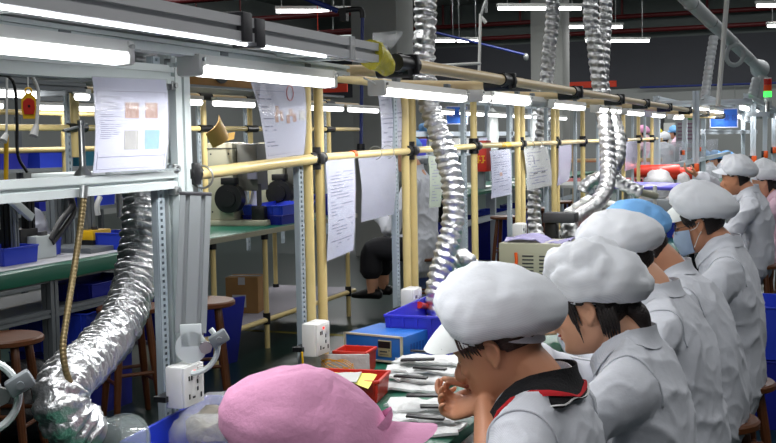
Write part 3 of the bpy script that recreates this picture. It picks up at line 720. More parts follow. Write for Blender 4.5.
solo(MB().cyl(PX(302, 352, -1.30), PX(303, 366, -1.30), .003, seg=10), 'marker_pen', yellow, 'slim yellow tipped pen standing against slotted upright', 'pen')
# blue instrument
FL, FR, BR = V((-1.350, 3.046, ZT)), V((-1.153, 3.012, ZT)), V((-1.150, 3.20, ZT))
rz = math.atan2(FR.y-FL.y, FR.x-FL.x); W = (FR-FL).length; Dp = .2; Hh = .075
t = thing('power_instrument', 'blue bench instrument with red knobs and small display', 'instrument', FL+(FR-FL)/2+V((-math.sin(rz), math.cos(rz), 0))*Dp/2, rz)
MB().box((0, 0, .008+Hh/2), (W, Dp, Hh), None, .002).build('case', bluebox, t)
b = MB(); fy = -Dp/2-.001
for a in ((0, fy, Hh+.008, W+.006, .008, .005), (0, fy, .008, W+.006, .008, .005)): b.box(a[:3], a[3:])
for s in (-1, 1): b.box((s*(W/2), fy, .008+Hh/2), (.006, .008, Hh+.005))
b.build('bezel', mat('cream_trim', (206, 196, 170), .5), t)
for x in (-.055, -.03):
    MB().cyl((x, fy, .04), (x, fy-.012, .04), .009, .008, seg=16).build('knob', mat('red_knob', (150, 24, 22), .35), t)
MB().box((-.006, fy-.002, .038), (.011, .006, .018), None, .002).build('rocker_switch', mat('red_knob', (150, 24, 22)), t)
dsp = MB().box((.043, fy-.002, .046), (.046, .006, .05), None, .002).build('display', mat('display_face', (168, 156, 122), .5), t)
MB().box((.043, fy-.0055, .058), (.042, .002, .02)).build('screen', black, dsp)
b = MB(); b.box((.040, fy-.0055, .037), (.026, .001, .0045)); b.box((.042, fy-.0055, .028), (.03, .001, .0018)); b.cyl((.06, fy-.005, .041), (.06, fy-.0065, .041), .002, seg=8); b.build('printed_text', charc, dsp)
b = MB()
for k in range(5): b.box((W/2+.0005, -.045+.018*k, .04), (.001, .01, .03))
b.build('side_vent', mat('vent_blue', (26, 76, 160), .5), t)
for x in (-.08, .08):
    for y in (-.07, .07): MB().cyl((x, y, 0), (x, y, .009), .008, seg=10).build('foot', black, t)
tray((-1.165, 3.42, ZT), (.21, .52), .125, .02, mat('violet_blue_plastic', (62, 62, 200), .35, 0, .1, 5), 'violet blue tray behind the blue instrument', ribs=5)
solo(MB().cyl(PX(419, 305, -1.26), PX(429, 307, -1.26), .012, .008), 'screwdriver', red, 'red handled screwdriver lying on the rim of violet tray', 'tool')
# bagged strips
def bag_pile(c, rz, n, label, seed, L=.19, W=.10):
    t = thing('bagged_strips', label, 'bagged parts', c, rz)
    R = random.Random(seed)
    for k in range(n):
        bx = MB(); yy = -.09+.06*k; zz = .006+.012*k
        rows = []
        for i in range(9):
            for_ = []
            for j in range(7):
                x = -L/2+L*i/8; y = yy-W/2+W*j/6
                for_.append(V((x+.03*N3((i, j, seed+k), .45), y+.03*N3((i, j, seed+k), .4, 3), zz+.020*abs(N3((i, j, k+seed), .7, 7))+.004*math.sin(j*1.1))))
            rows.append(for_)
        bx.patch(rows, .006); bx.build('film_bag', milky2, t)
        MB().box((.01+R.uniform(-.03, .03), yy+R.uniform(-.01, .01), zz+.026), (L*.5, .02, .006), (R.uniform(-.12, .12), R.uniform(-.05, .05), R.uniform(-.22, .22)), .002).build('black_strip', black, t)
    return t
milky2 = mat('white_film', (232, 234, 234), .35, 0, .06, 14, .8, 50, alpha=.8)
bag_pile((-1.02, 2.82, ZT), .1, 4, 'stack of bagged black strips beside the blue instrument', 21)
bag_pile((-.87, 2.42, ZT), .2, 3, 'bagged black strips under the hands of front worker', 35, .18, .1)
bag_pile((-.95, 3.55, ZT), .1, 3, 'bagged black strips in front of the second worker', 44, .18, .1)
# small wire lengths (gold parts) by second worker
b = MB()
for k in range(26): 
    a = random.uniform(0, 6.28); q = V((-.9+random.uniform(-.05, .05), 3.25+random.uniform(-.06, .06), ZT+.004+.02*random.random())); b.box(q, (.03, .006, .004), (random.uniform(-.5, .5), 0, a))
solo(b, 'gold_parts', mat('gold_metal', (200, 140, 40), .3, .7, .2, 30), 'little heap of gold coloured parts behind front worker', 'parts', kind='stuff')
# beige power supply with bag on top
p = PX(512, 268, -1.30)
t = thing('power_supply', 'beige metal power supply with slotted side under a bag', 'power supply', (-1.16, 4.75, ZT))
MB().box((0, 0, .11), (.30, .24, .2), None, .004).build('case', beige, t)
for k in range(2):
    b = MB()
    for i in range(6): b.box((.0+.075*k-.02, -.1205, .075+.016*i), (.05, .003, .006))
    b.build('vent', charc, t)
b = MB()
for x in (-.12, .12):
    for y in (-.09, .09): b.cyl((x, y, 0), (x, y, .011), .012, seg=10)
b.build('feet', black, t)
solo(MB().tube([(-1.232, 4.622, ZT+.17), (-1.228, 4.618, ZT+.13), (-1.236, 4.612, ZT+.10), (-1.24, 4.61, ZT+.085)], .007, 8, 4), 'cable_tie', orange, 'orange tag strip hanging on the beige power supply', 'tag')
b = MB(); rows = [[V((-1.29+.28*i/8, 4.65+.2*j/6, ZT+.214+.03*abs(N3((i, j, 3), .6))+.012*math.sin(i*.8))) for j in range(7)] for i in range(9)]; b.patch(rows, .004)
solo(b, 'plastic_bag', mat('lilac_film', (176, 170, 214), .25, 0, .1, 10, .7, 40, alpha=.8), 'lilac tinted plastic bag lying on the beige supply', 'plastic bag')
# covers, plates and fittings further along the bench
t = thing('sloping_cover', 'stack of sloping white covers under the curled duct', 'cover', (-1.08, 5.9, ZT))
for k in range(3): MB().box((-.02+.03*k, .06*k-.05, .24+.025*k), (.34, .38, .02), (0, .25, .1), .003).build('plate', whitep, t)
MB().box((0, 0, .11), (.3, .36, .2), None, .005).build('base', greyp, t)
MB().prof((.16, -.3, .2), (.16, .3, .2), .03, .03).build('side_bar', cream, t)
t = thing('parts_rack', 'violet sheet lying over a low rack past the paired ducts', 'rack', (-1.02, 7.3, ZT))
MB().box((0, .05, .335), (.52, .62, .02), (0, .03, 0), .004).build('violet_sheet', purple, t)
for x in (-.22, .22):
    for y in (-.2, .28): MB().prof((x, y, 0), (x, y, .325), .03, .03, (1, 0, 0)).build('leg', alu, t)
for k, (x, y, m) in enumerate(((-.1, -.05, navy), (.1, .1, blue), (0, .2, red))):
    tray((-1.02+x, 7.3+y, ZT+.0), (.17, .2), .11, .1*k, m, ('dark blue tray under the violet sheet', 'bright blue tray under the violet sheet', 'red tray under violet sheet, at the back')[k], ribs=0)
t = thing('pipe_flange', 'grey flanged pipe end where the right duct finishes', 'pipe fitting', PD(652, 193, 6.2))
a = PD(640, 192, 6.1); e = PD(656, 196, 6.2)
MB().cyl(a, e, .02).build('spigot', beige, t, True)
c = PD(655, 196, 6.2); MB().box(c, (.02, .03, .12), None, .003).build('flange', offw, t, True)
MB().cyl(c+V((0, 0, -.06)), V((c.x, c.y, ZT)), .012).build('stand', alu, t, True)
b = MB().ell((-.93, 6.25, ZT+.10), (.09, .13, .10), None, 24); b.disp(lambda p, n: .03*N3(p, 14)+.012*N3(p, 40))
solo(b, 'plastic_bag', milky, 'bunched white plastic bag beside the violet sheet rack', 'plastic bag', ang=60)
tray((-.92, 5.72, ZT), (.24, .30), .10, .05, red, 'red tray on the bench in front of blue capped worker', ribs=3)
b = MB().ell((-1.12, 8.3, ZT+.3), (.1, .12, .11), None, 24); b.disp(lambda p, n: .035*N3(p, 14)+.012*N3(p, 40))
solo(b, 'plastic_bag', milky, 'crumpled clear bag on a box behind the violet sheet', 'plastic bag', ang=60)
solo(MB().span((-1.28, 8.1, ZT), (-.95, 8.6, ZT+.2), .005), 'carton', greyp, 'grey box carrying the crumpled clear bag', 'box')
# dark machine under/behind the posts by the ribbed duct
t = thing('test_fixture', 'dark test fixture with silver coils right of ribbed duct', 'fixture', (-1.2, 5.35, ZT))
MB().box((0, 0, .03), (.2, .22, .06), None, .004).build('base', charc, t)
MB().box((-.05, .04, .16), (.06, .06, .22), None, .004).build('column', black, t)
MB().torus((.03, -.03, .11), .045, .016, (1.2, .2, 0), 22, 8).build('coil', steel, t)
MB().box((0, .02, .27), (.16, .1, .05), None, .006).build('head', charc, t)
# ================================================================= far bench line (x about -3.6)
XB = -3.6; ZB = .85
t = thing('workbench', 'far green topped workbench of cream pipes with lower shelf', 'workbench', (-3.95, 7.0, 0))
MB().span((-4.35, 5.75, ZB-.025), (XB, 8.4, ZB), .004).build('bench_top', green, t, True)
MB().span((XB-.002, 5.75, ZB-.04), (XB+.012, 8.4, ZB-.005)).build('edge_strip', mat('edge_grey', (140, 138, 118), .5), t, True)
for u in (218, 270, 352):
    y = yx(u, XB+.02)
    MB().cyl((XB-.03, y, .0), (XB-.03, y, ZB-.03), .0185).build('leg', cream, t, True)
    MB().cyl((-4.3, y, .0), (-4.3, y, ZB-.03), .0185).build('leg', cream, t, True)
    for x in (XB-.03, -4.3):
        b = MB(); b.cyl((x, y, .17), (x, y, .25), .026); b.cyl((x, y, ZB-.08), (x, y, ZB-.03), .026); b.build('joint', black, t, True)
MB().cyl((XB-.03, 5.8, .2), (XB-.03, 8.4, .2), .0185).build('shelf_rail', cream, t, True)
MB().span((-4.35, 5.75, .20), (XB-.03, 8.4, .222)).build('shelf_board', mat('shelf_lilac', (150, 146, 156), .6, 0, .06, 3), t, True)
# second part, aluminium framed with green cloth
t = thing('workbench', 'far left aluminium workbench with overhanging green cloth and drawer shelf', 'workbench', (-3.95, 4.6, 0))
MB().span((-4.4, 2.9, ZB-.03), (XB-.02, 5.7, ZB)).build('bench_top', green, t, True)
rows = [[V((XB-.02+(.0, .012, .02, .018)[k], 2.9+2.2*i/30, ZB+(.001, -.005, -.04, -.075)[k]+.006*N3((i, k, 2), .4))) for k in range(4)] for i in range(31)]
MB().patch(rows, .003).build('cloth_edge', green, t, True)
for y in (3.2, 4.55, 5.6):
    for x in (XB-.06, -4.35): MB().prof((x, y, 0), (x, y, ZB-.03), .06, .06, (1, 0, 0), .01, .01).build('leg', alu_dark, t, True)
for z in (.60, .78): MB().prof((XB-.06, 2.9, z), (XB-.06, 5.7, z), .05, .04).build('front_rail', alu_dark, t, True)
MB().span((-4.35, 2.9, .575), (XB-.09, 5.7, .59)).build('lower_shelf', alu_dark, t, True)
MB().span((-4.15, 3.2, ZB+.001), (XB-.06, 5.35, ZB+.003)).build('white_mat', mat('white_mat', (190, 190, 194), .6, 0, .05, 4), t, True)

def press(c, rz, label):
    t = thing('bench_press', label, 'machine', c, rz)
    MB().box((0, 0, .02), (.46, .32, .04), None, .008).build('base_plate', beige, t)
    MB().box((-.12, 0, .32), (.2, .26, .56), None, .008).build('cabinet', beige, t)
    MB().box((-.119, -.005, .56), (.2, .262, .006)).build('seam', charc, t)
    MB().box((.07, .02, .42), (.16, .2, .34), None, .005).build('side_cover', mat('dark_panel', (92, 92, 86), .5), t)
    m_ = MB(); m_.cyl((-.03, -.21, .2), (-.03, -.13, .2), .105, seg=28); m_.cyl((-.03, -.225, .2), (-.03, -.21, .2), .06, seg=24); m_.build('motor', black, t)
    MB().box((-.03, -.17, .325), (.11, .08, .05), None, .006).build('motor_block', black, t)
    MB().cyl((.15, -.06, .04), (.15, -.06, .3), .018).build('spindle', charc, t)
    MB().box((.16, -.07, .09), (.1, .1, .1), None, .005).build('chuck', black, t)
    MB().box((.12, -.105, .36), (.07, .02, .05)).build('dial', mat('dial_grey', (110, 110, 124), .4), t)
    b = MB()
    for x in (-.19, -.05):
        for z in (.1, .52): b.cyl((x, -.131, z), (x, -.127, z), .007, seg=8)
    b.build('screw', charc, t)
    return t
pr = press((-3.95, 7.12, ZB), .1, 'beige bench press with black round motor behind cream rail')
p2 = dup(pr, (-3.92, 7.85, ZB), .1, 'second beige bench press, partly behind the slotted upright')
tray((-3.78, 7.36, ZB), (.32, .56), .07, 0, navy, 'lower blue tray of the two stacked on far bench', ribs=5)
tray((-3.78, 7.36, ZB+.072), (.33, .58), .07, .03, blue, 'upper blue tray of the two stacked on far bench', ribs=5)
tray((-3.80, 8.22, ZB), (.24, .24), .16, 0, blue, 'blue tray on far bench seen between the hanging sheets', ribs=4)
# paper funnel & rag
t = thing('brown_paper', 'curled piece of brown paper hung on the far rail', 'paper', PX(218, 130, -3.95))
kraft = mat('kraft_paper', (206, 166, 92), .7, 0, .1, 8)
def curl(c, nm, bow):
    P = [PX(u, v, -3.95) for u, v in c]; MB().patch([[P[0].lerp(P[1], a/6).lerp(P[3].lerp(P[2], a/6), b_/6)+V((.12*math.sin(math.pi*a/6)*bow, -.08*math.sin(math.pi*a/6)*bow, 0)) for a in range(7)] for b_ in range(7)], .003).build(nm, kraft, t, True)
curl([(206, 134), (219, 115), (229, 136), (213, 148)], 'sheet', .5); curl([(215, 139), (235, 132), (234, 139), (216, 148)], 'flap', -.5)
b = MB().limb([PX(251, 175, -3.95), PX(256, 186, -3.95), PX(253, 205, -3.95), PX(252, 218, -3.95)], [(.03, .03), (.05, .03), (.045, .03), (.05, .04)]); b.disp(lambda p, n: .012*N3(p, 25))
solo(b, 'work_glove', whitep, 'pale hanging glove bundle between the two presses', 'glove', ang=60)
# carton and blue board under the bench
c_ = PX(246, 303, -3.9); c_ = (c_.x, c_.y, .222); t = thing('carton', 'brown cardboard carton on the shelf under far bench', 'box', c_, .25)
MB().box((0, 0, .13), (.24, .22, .26), None, .004).build('box', card, t)
MB().box((-.02, -.112, .09), (.10, .004, .09)).build('paper_label', paperw, t)
b = MB(); b.box((0, 0, .261), (.24, .05, .002)); b.box((0, -.111, .235), (.05, .002, .054)); b.build('tape', milky, t)
a0, a1 = PZ(212, 372, 0), PZ(248, 363, 0)
t = thing('blue_board', 'dark blue plastic board leaning under the far bench by stool', 'board', ((a0+a1)/2), math.atan2(a1.y-a0.y, a1.x-a0.x))
Lb = (a1-a0).length
MB().box((0, .06, .22), (Lb, .02, .46), (.2, 0, 0), .004).build('panel', navy, t)
MB().box((0, .10, .42), (Lb*.9, .03, .02), (.2, 0, 0), .004).build('top_lip', navy, t)
# stool
def make_stool(label, h, r=.15, loc=(0, 0, 0), rz=0, group=None):
    t = thing('wooden_stool', label, 'stool', loc, rz, group)
    MB().lathe([(r*.93, h-.032), (r, h-.026), (r, h-.008), (r*.95, h), (0, h+.001)], seg=32).build('seat', wood, t)
    for k in range(4):
        a = math.pi/4+k*math.pi/2; d = V((math.cos(a), math.sin(a), 0))
        MB().limb([d*r*.62+V((0, 0, h-.03)), d*r*.8+V((0, 0, h*.5)), d*r*1.02+V((0, 0, .006))], [.019, .021, .016], n=10, sub=3).build('leg', wood, t)
        a2 = a+math.pi/2; e = V((math.cos(a2), math.sin(a2), 0)); z = h*(.34 if k % 2 else .42)
        f = .8+.2*(1-z/h*1.4); MB().cyl(d*r*.88+V((0, 0, z)), e*r*.88+V((0, 0, z)), .010, seg=10).build('rung', wood, t)
    return t
st0 = make_stool('wooden stool left, in front of aluminium bench and black bag', .60, .17, (-3.42, 3.93, 0), .3)
dup(st0, (-3.40, 4.86, 0), .9, 'wooden stool half hidden behind the crumpled foil duct')
dup(st0, (-3.12, 5.15, 0), .5, 'wooden stool beside the leaning blue board')
# crates under the left bench
def crate(c, s, h, rz, m, label, group=None):
    return tray(c, s, h, rz, m, label, group, 'plastic_crate', 'crate', .006, .03, 6)
crate((-3.95, 3.75, 0), (.5, .36), .3, 0, navy, 'dark blue crate under far left bench, below the drawer rail')
crate((-3.85, 4.95, 0), (.5, .42), .34, 0, navy, 'dark blue crate under the bench beside the duct')
crate((-3.85, 4.95, .345), (.5, .42), .22, .04, blue, 'blue crate stacked under bench, right of brass conduit')
crate((-3.98, 5.95, .222), (.36, .3), .24, 0, navy, 'dark blue crate on shelf behind the leaning board')
b = MB().ell((-3.65, 4.28, .19), (.22, .3, .2), None, 26); b.disp(lambda p, n: .05*N3(p, 7)+.025*N3(p, 20)); 
for v in b.bm.verts: v.co.z = max(v.co.z, .002)
solo(b, 'bin_bag', mat('black_film', (24, 24, 28), .35, 0, .2, 8, .6, 30), 'slumped black plastic bag on floor behind the stool', 'bag', ang=60)
tray((-3.85, 5.2, .592), (.3, .5), .1, 0, navy, 'blue tray on the drawer shelf under far left bench', ribs=4)
# things on the left bench
tray((-3.88, PX(6, 256, -3.88).y, ZB+.004), (.2, .26), .09, 0, blue, 'blue tray at left edge of the far left bench', ribs=3)
tray((-3.96, PX(46, 246, -3.96).y, ZB+.004), (.12, .12), .09, .2, blue, 'small blue tray right of the silver gauge block', ribs=2)
t = thing('gauge_block', 'black jig with bright silver gauge block on white mat', 'jig', (-3.96, PX(30, 248, -3.96).y, ZB+.004))
MB().box((-.05, -.06, .08), (.2, .14, .16), None, .004).build('jig', black, t)
MB().box((.05, .0, .06), (.12, .16, .12), None, .003).build('block', alu, t)
MB().box((.085, -.0, .11), (.03, .05, .06), None, .003).build('slot', charc, t)
MB().cyl((-.05, -.06, .16), (-.05, -.06, .2), .03).build('knob', black, t)
yp = PX(42, 232, -4.1).y; b = MB().limb([(-4.1, yp, ZB+.01), (-4.1, yp-.02, ZB+.11), (-4.12, yp-.05, ZB+.22)], [(.05, .035), (.07, .045), (.05, .03)]); b.disp(lambda p, n: .025*N3(p, 16))
solo(b, 'foil_pouch', mat('grey_foil', (176, 178, 190), .3, .6, .1, 20), 'crumpled silver foil pouch standing on the far bench', 'pouch', ang=60)
t = thing('column_jig', 'grey column jig with upright tubes behind brass conduit', 'machine', (-4.0, PX(82, 232, -4.0).y, ZB))
MB().box((0, .05, .015), (.5, .62, .03), None, .004).build('base', alu_dark, t)
for x, y, w in ((-.1, -.12, .06), (-.1, .0, .05), (.02, .02, .07), (-.1, .2, .05)): MB().prof((x, y, .03), (x, y, .42), w, w, (1, 0, 0)).build('column', alu_dark, t)
MB().box((-.05, .05, .43), (.3, .46, .03), None, .004).build('head_plate', alu, t)
MB().cyl((.05, .25, .36), (.05, .45, .36), .03).build('cylinder', steel, t)
MB().cyl((.02, .35, .16), (.02, .35, .36), .02).build('rod', steel, t)
t = thing('control_box', 'yellow topped black control box on the far bench', 'control box', (-3.92, PX(95, 240, -3.92).y, ZB+.0))
MB().box((0, 0, .03), (.1, .17, .06), None, .004).build('base', black, t)
MB().box((0, 0, .085), (.105, .175, .055), None, .006).build('cover', yellow, t)
MB().cyl((0, 0, .11), (0, 0, .13), .02).build('button', charc, t)
tray((-3.78, PX(119, 240, -3.78).y, ZB), (.2, .2), .1, 0, blue, 'blue tray between control box and foil duct', ribs=2)
for k, (u, v0, v1, m, lb) in enumerate(((9, 200, 262, black, 'black upright stand at far left of the bench'), (29, 200, 236, black, 'second black upright stand behind the jig'))):
    a = PX(u, v1, -3.95); t = thing('tool_stand', lb, 'stand', (a.x, a.y, ZB))
    MB().box((0, 0, .01), (.14, .12, .02), None, .003).build('foot', m, t); MB().prof((0, 0, .02), (0, 0, .40), .05, .05, (1, 0, 0)).build('post', m, t)
    MB().box((.05, 0, .33), (.12, .05, .05), None, .005).build('arm', m, t)
t = thing('angle_bracket', 'grey slanted bracket plate hanging under the beam at left', 'bracket', PX(20, 195, -3.8))
MB().box(PX(17, 205, -3.85), (.03, .26, .04), (-.6, 0, 0), .003).build('bar', alu, t, True)
MB().prof(PX(13, 190, -3.9), V((PX(13, 190, -3.9).x, PX(13, 190, -3.9).y, ZB)), .03, .03, (1, 0, 0)).build('support', alu_dark, t, True)
t = thing('cable_bundle', 'black cables looping behind the foil pouch on far bench', 'cable', PX(60, 240, -3.9))
for k, pts in enumerate(([(66, 192), (72, 205), (60, 222), (50, 240)], [(68, 190), (74, 210), (66, 225), (52, 243)], [(100, 197), (97, 205), (98, 215)])):
    MB().tube([PX(u, v, -3.85) for u, v in pts], .016, 8, 6).build('cable', black if k != 2 else whitep, t, True)
# far rack along that bench
XQ = -4.45
t = thing('pipe_rack', 'far cream pipe rack behind the machines, left of column', 'rack', (XQ, 6, 0))
fy = [yx(u, XQ) for u in (78, 206, 252, 286, 330)]
for i, y in enumerate(fy):
    MB().cyl((XQ, y, ZB if i else 1.376), (XQ, y, 1.85), .023 if i else .03).build('post', cream, t, True)
    b = MB(); slotted(b, (XQ, y-.07), ZB-.3, 1.85, .04, .003, .04); b.build('slotted_upright', zinc, t, True)
    for z in (1.563, 1.81):
        b = MB(); b.cyl((XQ+.01, y-.09, z), (XQ+.01, y+.09, z), .03); b.build('joint', black, t, True)
ye = [3.2]+fy+[fy[-1]+.8]
for i in range(len(ye)-1):
    MB().cyl((XQ+.01, ye[i]+.09, 1.563), (XQ+.01, ye[i+1]-.09, 1.563), .02).build('middle_rail', cream, t, True)
    MB().cyl((XQ+.01, ye[i]+.09, 1.81), (XQ+.01, ye[i+1]-.09, 1.81), .02).build('top_rail', tan, t, True)
MB().prof((XQ+.55, 3.2, 1.775), (XQ+.55, 5.2, 1.775), .05, .05).build('canopy_beam', alu_dark, t, True)
MB().prof((XQ+.3, 3.2, 1.83), (XQ+.3, 5.1, 1.83), .05, .05).build('canopy_beam', alu_dark, t, True)
MB().prof((XQ+.05, 3.2, 1.90), (XQ+.05, 4.4, 1.90), .05, .05).build('canopy_beam', alu, t, True)
for y in (3.3, 4.3, 5.0): MB().prof((XQ, y, 1.74), (XQ+.6, y, 1.74), .03, .03).build('cross_beam', alu_dark, t, True)
def far_light(x, y0_, y1_, z, label, group=None, power=0):
    t = thing('tube_light', label, 'bench light', (x, (y0_+y1_)/2, z), 0, group); L = y1_-y0_
    MB().box((0, 0, .03), (.05, L, .03), None, .004).build('housing', whitep, t); MB().cyl((0, -L/2+.01, 0), (0, L/2-.01, 0), .022, seg=10).build('tube', tube_e, t)
    if power: area('bench_glow', (0, 0, -.03), (.06, L*.9), power, t)
    return t
XL = XQ+.4
def yl(u): return yx(u, XL)
far_light(XL, yl(-3), yl(43), 1.735, 'far tube light behind the yellow balancer', None, 4.2)
far_light(XL, yl(80), yl(92), 1.735, 'far tube light just left of the specification sheet', None, 2.4)
far_light(XL, yl(190), yl(204), 1.735, 'far tube light directly right of the aluminium post', None, 6)
far_light(XL, yl(217), yl(256), 1.735, 'far tube light above the curled brown paper', None, 10)
far_light(XL, yl(313), yl(344), 1.735, 'far tube light between double post and column', None, 7)
far_light(XL, yl(351), yl(379), 1.735, 'far tube light in front of the big column', None, 3.6)
MB().span((XQ+.05, 5.5, 1.832), (XQ+.5, 9.0, 1.848)).build('canopy_board', alu_dark, t, True)
# cartons and fan stored on the canopy
xc = XQ+.28; yk = PX(205, 85, xc).y
t = thing('carton', 'brown carton with round black fan hole on far canopy', 'box', (xc, yk, 1.85))
MB().box((0, 0, .15), (.4, .85, .3), None, .005).build('box', card, t); MB().cyl((.2, -.12, .13), (.215, -.12, .13), .11, seg=28).build('fan_disc', black, t)
yk2 = PX(262, 85, xc).y
solo(MB().box((xc, yk2, 1.85+.12), (.35, .5, .24), None, .005), 'carton', card, 'plain brown carton right of the fan carton on canopy', 'box')
b = MB(); b.tube([(xc+.19, yk2-.2, 1.87), (xc+.2, yk2-.05, 2.03), (xc+.2, yk2+.15, 2.07), (xc+.19, yk2+.3, 1.89)], .02, 8, 5); solo(b, 'green_strap', mat('green_strap', (30, 120, 80), .6), 'green strap arched over the plain carton', 'strap')
# hanging spring balancer and cables
p = PX(29, 76, -3.35)
t = thing('spring_balancer', 'yellow spring balancer with red face hanging at left', 'tool balancer', PX(29, 107, -3.35))
c = PX(29, 106, -3.35); RB = Euler((0, 0, 0))
ax = (CAM-c).normalized(); rot = ax.to_track_quat('Z', 'Y').to_matrix()
poly = [(-.028, -.055), (.024, -.055), (.034, -.02), (.032, .035), (.012, .052), (-.012, .052), (-.034, .03), (-.036, -.012)]
a, bb = rot.col[0], rot.col[1]
MB().rings([[c+a*x*.95+bb*y*1.05+ax*z for x, y in poly] for z in (-.02, .02)]).build('body', yellow, t, True)
MB().rings([[c+a*x*.75+bb*y*.68+ax*z for x, y in poly] for z in (.018, .023)]).build('face', red, t, True)
MB().cyl(c+ax*.022, c+ax*.026, .006, seg=10).build('hub', black, t, True)
MB().torus(c+bb*.068, .014, .004, rot, 16, 8).build('hook', yellow, t, True)
MB().cyl(c+bb*.08, V((c.x, c.y, 1.80)), .003, seg=6).build('cord', whitep, t, True)
t = thing('hanging_cable', 'white cable with plug hanging right of the balancer', 'cable', PX(37, 136, -3.3))
MB().tube([PX(29, 72, -3.3), PX(36, 84, -3.3), PX(38.5, 98, -3.3), PX(36.5, 126, -3.3)], .008, 8, 6).build('cord', whitep, t, True); MB().cyl(PX(36.5, 125, -3.3), PX(33.5, 136, -3.3), .012, .02).build('plug', whitep, t, True)
t = thing('hanging_cable', 'thin white cable with plug and yellow tube at left edge', 'cable', PX(6, 140, -3.3))
MB().tube([PX(7, 78, -3.3), PX(6.5, 135, -3.3)], .005, 8, 1).build('cord', whitep, t, True); MB().cyl(PX(6.5, 134, -3.3), PX(3, 141, -3.3), .01, .018).build('plug', whitep, t, True)
MB().tube([PX(6.5, 135, -3.32), PX(6, 182, -3.32)], .01, 8, 1).build('yellow_tube', yellow, t, True)
solo(MB().tube([PX(0, 75, -3.28), PX(9, 77, -3.28), PX(15, 88, -3.28), PX(17, 120, -3.28), PX(18, 155, -3.28), PX(27, 172, -3.28)], .007, 8, 6), 'hanging_cable', black, 'black cable arching down at the left edge', 'cable')

# ---- shelving with blue bins behind (x about -6.3), whole length
def shelf_rack(x, y0_, y1_, zs, label, m=alu_dark, n=4, top=1.75):
    t = thing('storage_rack', label, 'rack', (x, (y0_+y1_)/2, 0))
    for i in range(n):
        y = y0_+(y1_-y0_)*i/(n-1)
        for xx in (x-.28, x+.28): MB().span((xx-.022, y-.022, 0), (xx+.022, y+.022, top)).build('upright', m, t, True)
    for z in zs: MB().span((x-.3, y0_, z-.03), (x+.3, y1_, z)).build('shelf', m, t, True)
    return t
shelf_rack(-6.6, 4.6, 9.4, (.25, .88, 1.26), 'grey storage rack with blue bins beyond the far bench', alu_dark, 5, 1.72)
R = random.Random(4)
for z, nm in ((.88, 'middle'), (1.26, 'top')):
    for k in range(7):
        y = 4.95+.62*k
        m = R.choice([blue, navy, blue, navy, mat('teal_plastic', (30, 90, 110), .4)]) if not (k == 1 and z > 1) else red
        tray((-6.55, y, z), (.42, .5), R.choice([.14, .18, .22]), R.uniform(-.05, .05), m,
             ('red bin on top shelf of grey storage rack' if m is red else 'blue bin on %s shelf of the grey storage rack beyond far bench' % nm), None if m is red else 'blue bins on the grey storage rack', ribs=0, name='storage_bin', cat='bin')
for k, y in enumerate((4.7, 5.9, 7.1, 8.0)):
    far_light(-5.8, y, y+.85, 1.76, 'distant tube light above the grey storage rack', 'distant lights over storage rack', 3)
t = thing('pipe_rack', 'distant cream pipe frame in front of storage rack', 'rack', (-5.9, 6.8, 0))
for y in (5.4, 6.5, 7.6, 8.7): MB().cyl((-5.9, y, 0), (-5.9, y, 1.85), .025).build('post', cream, t, True)
for z in (1.42, 1.72): MB().cyl((-5.9, 4.6, z), (-5.9, 9.0, z), .022).build('rail', cream, t, True)
MB().prof((-5.8, 4.6, 1.85), (-5.8, 9.0, 1.85), .08, .08).build('canopy_beam', alu_dark, t, True)

# ---- far bench B (right of the column): blue grey frames, lights and trays
t = thing('workbench', 'distant blue grey workbench seen through the posts', 'workbench', (-3.95, 13, 0))
MB().span((-4.4, 11.0, .83), (-3.5, 18.5, .86)).build('bench_top', green, t, True)
grb = mat('blue_grey_frame', (186, 196, 204), .5, .1, .06, 3)
for k in range(7):
    y = 11.2+1.2*k
    MB().span((-3.6, y-.03, 0), (-3.54, y+.03, .83)).build('leg', grb, t, True); MB().span((-4.36, y-.03, 0), (-4.3, y+.03, 1.95)).build('upright', grb, t, True)
MB().span((-3.6, 11.0, .5), (-3.55, 18.5, .56)).build('rail', grb, t, True)
for z in (1.48, 1.9): MB().span((-4.36, 11.0, z), (-4.3, 18.5, z+.06)).build('rail', grb, t, True)
MB().span((-4.45, 11.0, 1.24), (-4.1, 18.5, 1.27)).build('shelf', grb, t, True)
for k in range(6):
    far_light(-3.95, 11.2+1.2*k, 12.1+1.2*k, 1.745, 'distant tube light above the blue grey bench', 'lights over the blue grey bench', 6)
for k in range(9):
    y = 11.4+.8*k; m = [blue, offw, whitep, paper, offw, charc, offw, whitep, greyp][k]
    if k % 3 == 1: 
        w = thing('hanging_garment', 'pale work coat hanging above the blue grey bench', 'coat', (-4.2, y, 1.28), 0, 'coats above the blue grey bench')
        bb_ = MB().limb([(0, 0, .02), (0, 0, .3), (0, 0, .5), (0, 0, .56)], [(.16, .07), (.14, .07), (.15, .06), (.04, .03)]); bb_.disp(lambda p, n: .015*N3(p, 12, k)); bb_.build('cloth', capw, w)
        MB().cyl((0, 0, .56), (0, 0, .63), .006, seg=6).build('hook', steel, w)
    else:
        tray((-4.25, y, 1.272), (.3, .4), .18, 0, m, ['blue bin', '', 'clean white bin', 'lilac bin', '', 'black bin', 'off white bin', '', 'grey bin'][k]+' on the shelf above the blue grey bench', None, ribs=0, name='storage_bin', cat='bin')
for k in range(5):
    crate((-3.95, 11.6+1.25*k, 0), (.6, .5), .5, 0, [navy, navy, blue, navy, navy][k], 'large blue crate under the distant blue grey bench', 'crates under the blue grey bench')
for k in range(3):
    make_stool('brown wooden stool at the distant blue grey bench', .6, .17, (-3.2, 11.6+1.4*k, 0), .3*k, 'stools at the blue grey bench')
for k in range(4): solo(MB().box((-3.8, 11.5+1.1*k, .872), (.3, .4, .02), (0, 0, .2*k), .004), 'document_pad', whitep, 'flat white pad on the distant blue grey bench', 'pad', group='pads on the blue grey bench')
